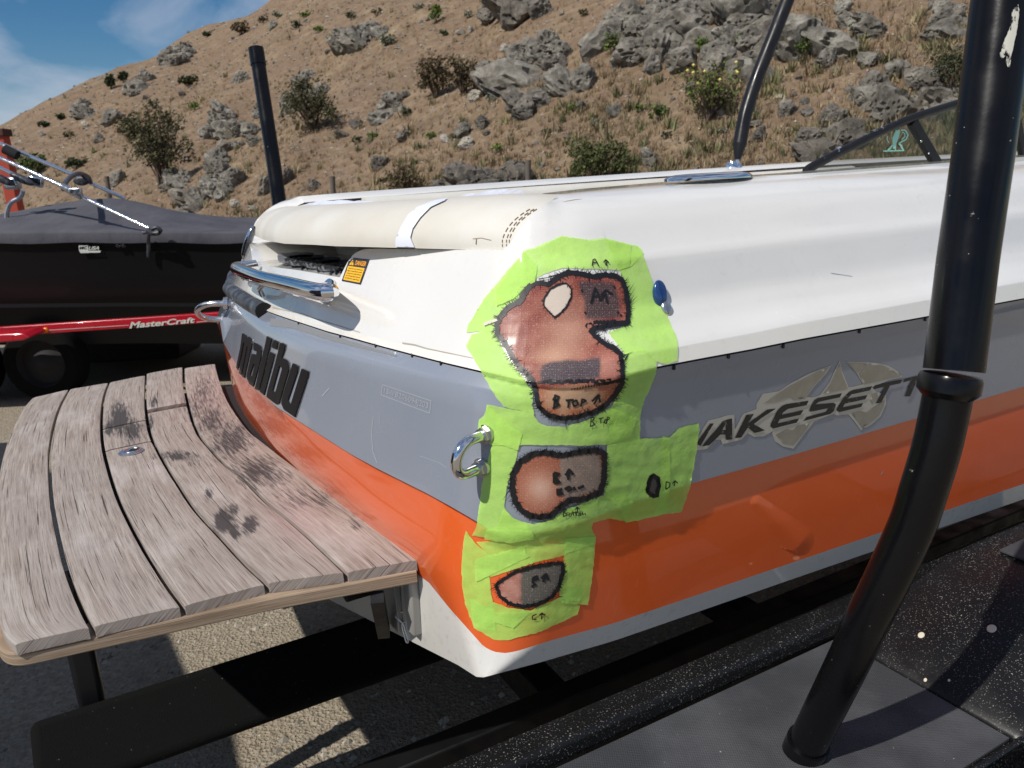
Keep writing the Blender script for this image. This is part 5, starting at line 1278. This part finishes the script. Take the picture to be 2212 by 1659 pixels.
# ---- shrubs
def leafmat(name): 
    mm = M(name, (.1,.1,.05), .8, spec=.2); mm.t.links.new(mm.attr('col', 'Color'), mm.b.inputs['Base Color']); return mm.m
LEAF = leafmat('leaf'); TWIG = M('twig', (.12,.085,.06), .9).m
def shrub(px, base, w, h, cols, lab, dens=1500, twigs=40, flowers=0, airy=.5, group=None, leafpx=4.2, lean=0):
    p = onhill(px, base)
    if p is None: return
    s = (p-CAMP).dot(_f)/FP; W_, H_ = w*s, h*s; e = empty('shrub', lab, 'shrub', group); e.location = p
    rs = np.random.default_rng(int(px*7+base)); V, F = [], []
    tips = []
    for k in range(twigs):
        a = rs.uniform(0, 6.283); rr = rs.uniform(.1, 1)**.7; tip = Vector((math.cos(a)*rr*W_*.5+lean*H_, math.sin(a)*rr*W_*.4, H_*(rs.uniform(.55, 1)*(1-.35*rr*rr)))); mid = tip*.5+Vector((rs.normal(0,.05)*W_, rs.normal(0,.05)*W_, H_*.08)); tips.append((mid, tip))
        t0 = max(.006, .012*H_); pts = [Vector((rs.normal(0,.04)*W_, rs.normal(0,.04)*W_, -.05)), mid, tip]; mbt = MB().tube(pts, [t0, t0*.6, t0*.2], 3, cap=False); o = len(V); V += mbt.v; F += [tuple(i+o for i in q) for q in mbt.f]
    mesh('stems', V, F, TWIG, e)
    V, F, Cc = [], [], []; cl_ = [(Vector((rs.uniform(-.45,.45)*W_+lean*H_*.7, rs.uniform(-.35,.35)*W_, H_*rs.uniform(.25,.85))), rs.uniform(.10,.24)) for _ in range(int(20*(1-airy)+14))]
    ls = leafpx*s
    for k in range(dens):
        if rs.random() < .45: md, tp_ = tips[rs.integers(len(tips))]; c = md.lerp(tp_, rs.uniform(.1, 1.05))+Vector(rs.normal(0, .035*W_, 3)); cf = 1
        else: cc, rad = cl_[rs.integers(len(cl_))]; d = Vector(rs.normal(0, 1, 3)).normalized(); c = cc+d*(rad*min(W_, H_)*rs.uniform(.4, 1)**.5); cf = 1
        if c.z < -.02: continue
        n = Vector(rs.normal(0, 1, 3)).normalized(); u = n.orthogonal().normalized()*ls*rs.uniform(.5, 1.2); v = n.cross(u).normalized()*ls*rs.uniform(.3, .7); o = len(V)
        V += [c-u, c+v*.8, c+u, c-v*.8]; F.append((o,o+1,o+2,o+3)); col = np.array(cols[rs.integers(len(cols))])*rs.uniform(.65, 1.35); Cc += [col]*4
    mesh('foliage', V, F, LEAF, e, attr={'col': np.array(Cc)})
    if flowers:
        V, F = [], []
        for k in range(flowers):
            c = Vector((rs.uniform(-.5,.5)*W_, -rs.uniform(.25,.5)*W_, H_*rs.uniform(.5,.95))); o = len(V); u = Vector((ls*.9,0,0)); v = Vector((0,0,ls*.85)); V += [c-u, c-v, c+u, c+v, c+Vector((0,-ls*.6,0))]; F += [(o,o+1,o+4),(o+1,o+2,o+4),(o+2,o+3,o+4),(o+3,o,o+4)]
        mesh('flowers', V, F, M('yellow_petals', (.75,.62,.16), .7).m, e)
    return e
OLV = [(.075,.075,.034), (.11,.105,.05), (.05,.052,.028), (.13,.115,.065)]; BRN = [(.13,.09,.055), (.095,.075,.04), (.16,.115,.07), (.08,.075,.035)]
GRN = [(.09,.14,.03), (.13,.19,.04), (.06,.10,.025), (.17,.22,.05)]; SAGE = [(.24,.25,.18), (.30,.30,.22), (.19,.20,.14)]; DRK = [(.035,.05,.025), (.05,.065,.03), (.06,.075,.035)]
shrub(355,402,118,172,OLV,'tall dark olive shrub leaning over the boulder pile, left of the guide pole',3600,60)
shrub(676,285,112,118,OLV,'round olive shrub right of the left guide pole',2800,60)
shrub(940,212,72,92,BRN,'brownish upright bush, the left one of a pair in mid slope',2000,50)
shrub(1002,205,66,82,BRN,'brownish bush, the right one of a pair beside the white stones',1700,50)
shrub(1530,258,120,122,GRN+BRN,'green wild rose bush with pale yellow flowers left of the tower tube',2300,60,9)
shrub(1300,398,138,104,[(.085,.10,.035), (.12,.135,.05), (.055,.065,.026)],'dense olive-green bush on the deck line, right of a fence post',4200,50)
shrub(2062,212,110,120,OLV+DRK,'dark bush left of the right guide pole above the windscreen',2000,40)
shrub(282,300,52,44,BRN+OLV,'grey-brown bush in front of a pale rock on the left slope',900,40)
shrub(735,108,48,36,SAGE,'pale sage bush beside the low outcrop near the skyline',900,20)
shrub(838,98,30,24,SAGE,'small pale sage bush right of the low outcrop near the skyline',500,16)
shrub(240,192,22,34,DRK,'dark juniper on the skyline above the grey-brown bush',500,14)
shrub(268,178,18,22,DRK,'small dark bush on the skyline right of the dark juniper',300,12)
shrub(447,80,16,12,DRK,'tiny bush on the skyline above the guide pole',160,8)
shrub(97,276,24,14,DRK,'dark low bush on the far left skyline',260,10)
shrub(133,258,18,12,DRK,'low bush on the left skyline right of another dark bush',200,10)
shrub(408,190,40,26,DRK+OLV,'dark bush on the bare slope above the tall olive shrub',600,16)
shrub(520,74,34,26,BRN,'brown bush beside the small outcrop stone near the skyline',500,16)
shrub(75,382,64,52,DRK+GRN,'green bush behind the chrome tubes at the left edge',1000,20)
shrub(165,365,40,26,DRK,'dark green bush behind the black strap of the chrome tubes',500,14)
shrub(872,430,70,80,BRN,'dry brown bush just above the sun pad',1300,60)
shrub(1605,110,40,46,GRN,'bright green shrub growing out of the crag left of the tower tube',500,16)
shrub(1520,116,30,34,GRN,'bright green shrub at the foot of the crag behind the tower tube',400,14)
shrub(1733,135,34,60,GRN+OLV,'green shrub in a crack right of the tower tube',500,14)
shrub(1325,118,44,44,GRN+OLV,'green shrub among the boulder jumble',600,16)
shrub(942,50,26,40,GRN,'small bright green bush alone near the top of the slope',300,10)
shrub(1040,160,18,26,GRN,'small bright green plant above the cream-white stones',200,8)
shrub(1425,262,46,34,DRK+GRN,'low dark green bush left of the wild rose bush',500,14)
shrub(1850,80,40,30,SAGE,'pale sage bush on the crag between tower tube and guide pole',400,12)
for k, (x, y) in enumerate(((600,40),(570,52),(640,62),(660,38),(905,20),(815,34),(760,44),(690,70),(1010,40),(1260,36),(960,78),(930,300),(1062,222),(985,300),(880,250),(1240,240),(1290,272),(1180,290),(1440,300),(1380,245),(1560,290),(1500,320),(330,235),(420,240),(560,235),(150,300),(770,310),(805,298),(1010,318),(830,395),(920,420),(1075,330))):
    ci = k % 4; shrub(x, y, random.uniform(16, 28), random.uniform(12, 22), (SAGE, OLV, DRK, GRN)[ci], 'small '+('pale sage', 'olive', 'dark green', 'bright green')[ci]+' bush '+where(x, y), 170, 6, group='small bushes dotted over the hillside', leafpx=3.2)

# ---- fence posts
POST = M('weathered_post', (.12,.10,.085), .95); POST.bump(POST.noise(30, 4, .6, POST.co((1,1,.1))), .6, .01)
for px, yt, wpx, lab in ((1133,346,13,'grey fence post rising behind the white plastic sheet of the sun pad'),(711,381,12,'weathered fence post behind the left end of the sun pad'),(1513,334,12,'fence post left of the foot of the tower tube'),(226,381,11,'short dark fence post beside the upright grey boulder')):
    for dep in np.arange(11, 60, .5):
        t = atdepth(px, yt, dep); g = HT(t.x, t.y)
        if t.z-g < 1.15 and dep > 12: break
    r_ = wpx*dep/FP/2; pm_ = MB(); N = 9
    pts = [Vector((t.x+.01*k, t.y, g-.3+(t.z-g+.3)*k/6)) for k in range(7)]
    o = pm_.tube(pts, [r_*(1+.12*math.sin(k*2.1)) for k in range(7)], 10).build('fence_post', POST.m, None, True, sharp=50); tag(o, lab, 'fence post', 'fence posts along the foot of the hill')
# ------------------------------------------------------------------ covered boat on a red trailer, left
cb_ = empty('covered_boat', 'black boat under a charcoal fabric cover on a red trailer at left', 'boat'); cb_.location = (-4.5, 7.2, 0)
def par(o):
    if o.parent is cb_: o.matrix_parent_inverse = Matrix.Translation((4.5, -7.2, 0))
    return o
YP = 6.1
VP = lambda x, y, Y=YP: atplane(x, y, Vector((0, Y, 0)), Vector((0, 1, 0)))
GLB = M('black_gelcoat', (.005,.005,.006), .45, spec=.22).m
gz = lambda x: float(np.interp(x, [-6.8,-4.2,-3.0,-2.1,-1.3], [VP(0,519).z, VP(0,519).z, VP(280,519).z, VP(530,521).z, VP(530,521).z-.02]))
xs_ = np.linspace(-7.2, -1.45, 50); v = []
sec = [(0,0),(.015,-.05),(.03,-.25),(.06,-.42),(.10,-.50),(.096,-.53),(.16,-.66),(.22,-.86),(1.1,-1.0)]
for x in xs_:
    tp_ = 1-.0*x; z0 = gz(x); nb = min(1, (x+7.2)/1.2)**.5 if x < -6 else 1
    hw = 1.1*nb
    row = [(x, 7.2-hw+o*nb, z0+dz) for o, dz in sec]; row += [(x, 7.2+hw-o*nb, z0+dz) for o, dz in sec[::-1]][1:]
    v += row
n = len(sec)*2-1; f = [(i*n+j, (i+1)*n+j, (i+1)*n+j+1, i*n+j+1) for i in range(len(xs_)-1) for j in range(n-1)]
f.append(tuple((len(xs_)-1)*n+j for j in range(n)))
par(mesh('hull', v, f, GLB, cb_, True, sharp=28))
# cover
m = M('charcoal_canvas', (.062,.062,.072), .9, spec=.2); m.setc(m.mix(m.ramp(m.noise(3, 5), [(.35,0),(.7,1)]), (.066,.066,.080), (.094,.094,.108))); m.bump(m.noise(5, 4), .35, .03); m.bump(m.noise(1.5, 3, .5, m.co((2.5,.6,1), rot=(0,0,.5))), .5, .06)
m.bump(m.noise(300, 2), .15, .002); CV = m.m
rid = [(-120,480),(0,462),(80,446),(144,433),(208,425),(240,424),(272,428),(354,450),(450,472),(535,491),(640,512)]
RX = [VP(x, y, 7.2) for x, y in rid]; rx = [p.x for p in RX]; rz = [p.z for p in RX]
v = []; cols_ = 15
for x in xs_:
    z0 = gz(x); zr = max(z0+.05, float(np.interp(x, [-7.2, -5.6]+rx[1:], [z0+.1, rz[0]-.05]+rz[1:])))
    nb = min(1, (x+7.2)/1.2)**.5 if x < -6 else 1; hw = 1.12*nb
    row = [(x, 7.2-hw-.004, z0-.012+.005*math.sin(x*9)), (x, 7.2-hw-.012, z0+.06)]
    for k in range(cols_+1):
        t = k/cols_; s = 2*t-1; q = 1-abs(s)
        row.append((x, 7.2+hw*s*(1 if abs(s) < 1 else 1), z0+.075+(zr-z0-.075)*(q**1.12) + .006*math.sin(x*14+q*9)*q*(1-q)*4))
    row += [(x, 7.2+hw+.012, z0+.06), (x, 7.2+hw+.004, z0-.012)]
    v += row
n = cols_+5; f = [(i*n+j, i*n+j+1, (i+1)*n+j+1, (i+1)*n+j) for i in range(len(xs_)-1) for j in range(n-1)]
par(mesh('canvas_cover', v, [q[::-1] for q in f], CV, cb_, True, sharp=60))
CVB = BVHTree.FromPolygons(v, f)
hp = onplane(Vector((0, YP-.0, 0)), Vector((0,-1,0)))
PALE = M('pale_decal', (.55,.57,.52), .5).m
q1 = zmap(0, 265.4, .32)
def onblk(dy): return onplane(Vector((0, 7.2-1.1+dy, 0)), Vector((0,-1,0)))
par(decal('hull_logo', q1([(533,828),(596,826),(597,858),(600,862),(682,862),(678,875),(545,879),(535,860)]), PALE, cb_, .004, 4, surf=onblk(-.005)))
par(textdecal('hull_logo_letters', 'MC', q1([(538,834),(592,832),(592,852),(538,854)]), MAT['ink'], cb_, .006, surf=onblk(-.005), bold=.03, shear=.2))
par(textdecal('hull_letters', 'USA', q1([(602,834),(674,832),(670,857),(600,858)]), PALE, cb_, .005, surf=onblk(-.005), bold=.03, shear=.25))
for x, y in ((255,530),(267,530)):
    c, n_ = onblk(-.01)(x, y); par(MB().tube([c, c-Vector((0,.012,0))], [.02, .016], 16).build('outlet', MAT['chrome'], cb_, True, sharp=30)); par(MB().tube([c-Vector((0,.0125,0)), c-Vector((0,.0135,0))], .010, 12).build('outlet_hole', MAT['gap'], cb_))
# chrome frame tubes lying over the cover
def tube2(name, P, Y, r, mat=MAT['chrome'], n=5):
    return par(MB().tube(smoothpts([VP(x, y, Y if not hasattr(Y, '__len__') else Y[i]) for i, (x, y) in enumerate(P)], n), r, 14).build(name, mat, cb_, True))
tube2('frame_tube', [(-160,270),(0,341),(134,402),(176,425),(323,494)], [6.45,6.4,6.3,6.25,6.06], .0155)
tube2('frame_tube', [(-160,235),(0,310),(80,344),(155,376),(195,395),(270,429)], 7.8, .018)
tube2('frame_tube', [(-60,330),(0,362),(36,380)], 6.9, .016)
tube2('tube_coupling', [(134,402),(150,411),(176,425)], 6.24, .026, MAT['steel'], 3)
tube2('tube_coupling', [(10,316),(32,326)], 7.75, .030, MAT['steel'], 3); tube2('tube_clamp', [(10,322),(38,336)], 7.7, .045, MAT['gap'], 3)
par(MB().box(VP(163,413,6.2), .10, .03, .05).build('tube_bracket', MAT['steel'], cb_, bevel=.008))
tube2('black_strap', [(137,408),(142,394),(155,381),(172,375),(190,382),(196,394)], [6.25,6.5,6.9,7.3,7.6,7.75], .020, MAT['rubber'])
par(oval('buckle_pad', VP(177,391,7.4), Vector((1,0,0)), Vector((0,0,1)), Vector((0,-1,0)), .075, .042, .03, MAT['rubber'], cb_, 20))
tube2('tie_strap', [(309,503),(322,500),(336,492),(347,497),(340,505),(322,507),(321,530),(321,556)], [6.02,6.0,6.0,6.0,6.0,6.0,6.07,6.08], .014, MAT['rubber'])
tube2('tie_strap', [(318,496),(330,504),(344,503)], 5.98, .018, MAT['rubber'])
for x in (6, 50): par(oval('rack_pad', VP(x, 387, 6.6), Vector((.5,0,.86)), Vector((.86,0,-.5)), Vector((0,-1,0)), .03, .10, .05, MAT['rubber'], cb_, 20))
par(MB().box(VP(27, 396, 6.65), .12, .08, .10).build('rack_clamp', MAT['steel'], cb_, bevel=.02)); tube2('rack_tube', [(50,412),(44,426),(24,438),(16,456),(14,476)], 6.7, .018, MAT['steel'])
par(MB().box(VP(77, 392, 6.7), .12, .05, .08, (Vector((.95,0,-.3)), Vector((0,1,0)), Vector((.3,0,.95)))).build('rack_fork', MAT['chrome'], cb_, bevel=.01))
# red trailer
RED_ = M('red_trailer_paint', (.42,.008,.022), .3, coat=.4); RED_.setr(RED_.ramp(RED_.noise(6, 4), [(.3,.2),(.8,.5)])); RED_ = RED_.m
rt = empty('red_trailer', 'bright red trailer carrying the black covered boat', 'trailer')
YT = 5.98
def rail(Y, dy):
    a, b = VP(-330, 747, YT), VP(600, 676, YT); d = (b-a); d.z = 0; d.normalize(); up = Vector((0,0,1)); a2, b2 = VP(0, 717.5, YT), VP(486, 684.5, YT)
    d = (b2-a2).normalized(); nn = Vector((0,1,0)); upp = d.cross(nn)*-1
    return MB().box((a2+b2)/2+d*(-1.0)+Vector((0,dy,0)), 6.4, .06, .075, (d, nn, d.cross(nn)))
rail(YT, .03).build('frame_rail', RED_, rt, bevel=.006); rail(YT, 2.2).build('frame_rail', RED_, rt, bevel=.006)
for x in (-5.8, -2.0): MB().box(Vector((x, 7.2, .43)), .07, 1.9, .05).build('cross_member', RED_, rt, bevel=.005)
for x2 in (6.75, 7.65): MB().box(Vector((-4.2, x2, .50)), 5.5, .12, .06).build('bunk', MAT['carpet'], rt, bevel=.01)
q6 = zmap(0, 601.7, .224)
FR = onplane(Vector((0, YT-.001, 0)), Vector((0,-1,0)))
for P in ([(350,505),(1240,450)], [(1900,420),(2160,395)]): Ink(FR, .003).line(q6(P), 1.1, 10).build('pinstripe', PALE, rt)
textdecal('trailer_letters', 'MasterCraft', q6([(1255,418),(1880,372),(1880,425),(1250,482)]), PALE, rt, .004, surf=FR, bold=.03, shear=.15)
AMB = M('amber_lens', (.85,.22,.01), .2).m
for x, y in ((99,713),(4,722)):
    c, _ = FR(x, y); c = c - Vector((0, .262 if x < 50 else 0, 0)); oval('side_marker', c-Vector((0,.0,0)), Vector((1,0,0)), Vector((0,0,1)), Vector((0,-1,0)), .022 if x > 50 else .05, .022, .016, AMB, rt, 16)
# fender end beside the wheel
xf = VP(78, 716, YT-.12).x
fv = [(p.x, YT-.02, p.z) for p in (VP(x, y, YT-.16) for x, y in ((-300,762),(66,727),(80,721),(64,711),(-300,726)))]
fm = MB(); fm.add([Vector(p) for p in fv]+[Vector((p[0], p[1]-.24, p[2]-.012)) for p in fv], [(4,3,2,1,0),(5,6,7,8,9)]+[(i,(i+1)%5,5+(i+1)%5,5+i) for i in range(5)])
fm.build('fender', RED_, rt, bevel=.012, seg=3)
for px_ in (85, -105): wheel(rt, Vector((VP(px_, 700, 6.25).x, 6.25, .32)), Vector((0,-1,0)), .32, .2, DARKRIM)
for px_ in (85, -105): wheel(rt, Vector((VP(px_, 700, 6.25).x, 8.2, .32)), Vector((0,1,0)), .32, .2, DARKRIM)
# things under and behind it
tub = MB(); a, b = VP(166, 742, 7.6), VP(392, 742, 7.6); w_ = b.x-a.x
tub.v = []; base = [(0,0,0),(1,0,0),(1,1,0),(0,1,0)]
v = [(a.x+.05+(w_-.1)*i, 7.6+.6*j, .005) for i, j in ((0,0),(1,0),(1,1),(0,1))]+[(a.x+w_*i, 7.55+.7*j, .30) for i, j in ((0,0),(1,0),(1,1),(0,1))]
tb = MB().add(v, [(3,2,1,0),(0,1,5,4),(1,2,6,5),(2,3,7,6),(3,0,4,7),(4,5,6,7)]).build('storage_tub', M('dark_plastic', (.02,.021,.025), .45).m, None, bevel=.02, seg=3)
tag(tb, 'long dark plastic tub on the ground under the red trailer', 'tub')
RP = M('red_post_paint', (.36,.045,.02), .7)
a, b = VP(-2, 292, 11.5), VP(6, 440, 11.5)
pst = MB().box(Vector((a.x+.02, 11.5, a.z/2)), .16, .16, a.z).build('red_post', RP.m, None, bevel=.01); tag(pst, 'rust-red post with a dark cap behind the chrome tubes at far left', 'post')
MB().box(Vector((a.x+.02, 11.5, a.z+.03)), .22, .22, .10).build('post_cap', M('post_cap_brown', (.06,.02,.015), .8).m, pst, bevel=.01)

# ------------------------------------------------------------------ added shadow caster, an unseen boat-like mass that shades the gravel from the left
nb_ = empty('shadow_caster', 'added boat-shaped shadow caster under a tarpaulin, unseen at left, shading the gravel', 'boat')
A_, B_ = Vector((-1.95, .55, 0)), Vector((-4.75, 4.1, 0)); dx = (B_-A_); LN = dx.length; dx.normalize(); ny = Vector((-dx.y, dx.x, 0)); ny = ny if ny.x < 0 else -ny
v = []; pr = [(0,.62),(-.02,1.15),(0,1.7),(.03,2.1),(.2,2.26),(1.1,2.4),(2.0,2.26),(2.17,2.1),(2.2,1.55),(2.22,1.15),(2.2,.62)]
NSX = 24
for i in range(NSX+1):
    t = i/NSX; e = min(1, (min(t, 1-t)/.06))**.5
    for o, z in pr: v.append(A_+dx*(LN*t)+ny*o+EZ*(.62+(z-.62)*(.75+.25*e)+.02*math.sin(t*30+o*4)))
n = len(pr); f = [(i*n+j, i*n+j+1, (i+1)*n+j+1, (i+1)*n+j) for i in range(NSX) for j in range(n-1)] + [tuple(range(n)), tuple(NSX*n+j for j in range(n))[::-1]]
mesh('tarpaulin', v, f, CV, nb_, True, sharp=50)
MB().box(A_+dx*LN/2+ny*1.1+EZ*.5, LN*.95, 1.6, .2, (dx, ny, EZ)).build('hull', GLB, nb_, bevel=.05)
for s_ in (.12, 2.08): wheel(nb_, A_+dx*LN*.5+ny*s_+EZ*.33, ny, .33, .2, DARKRIM)
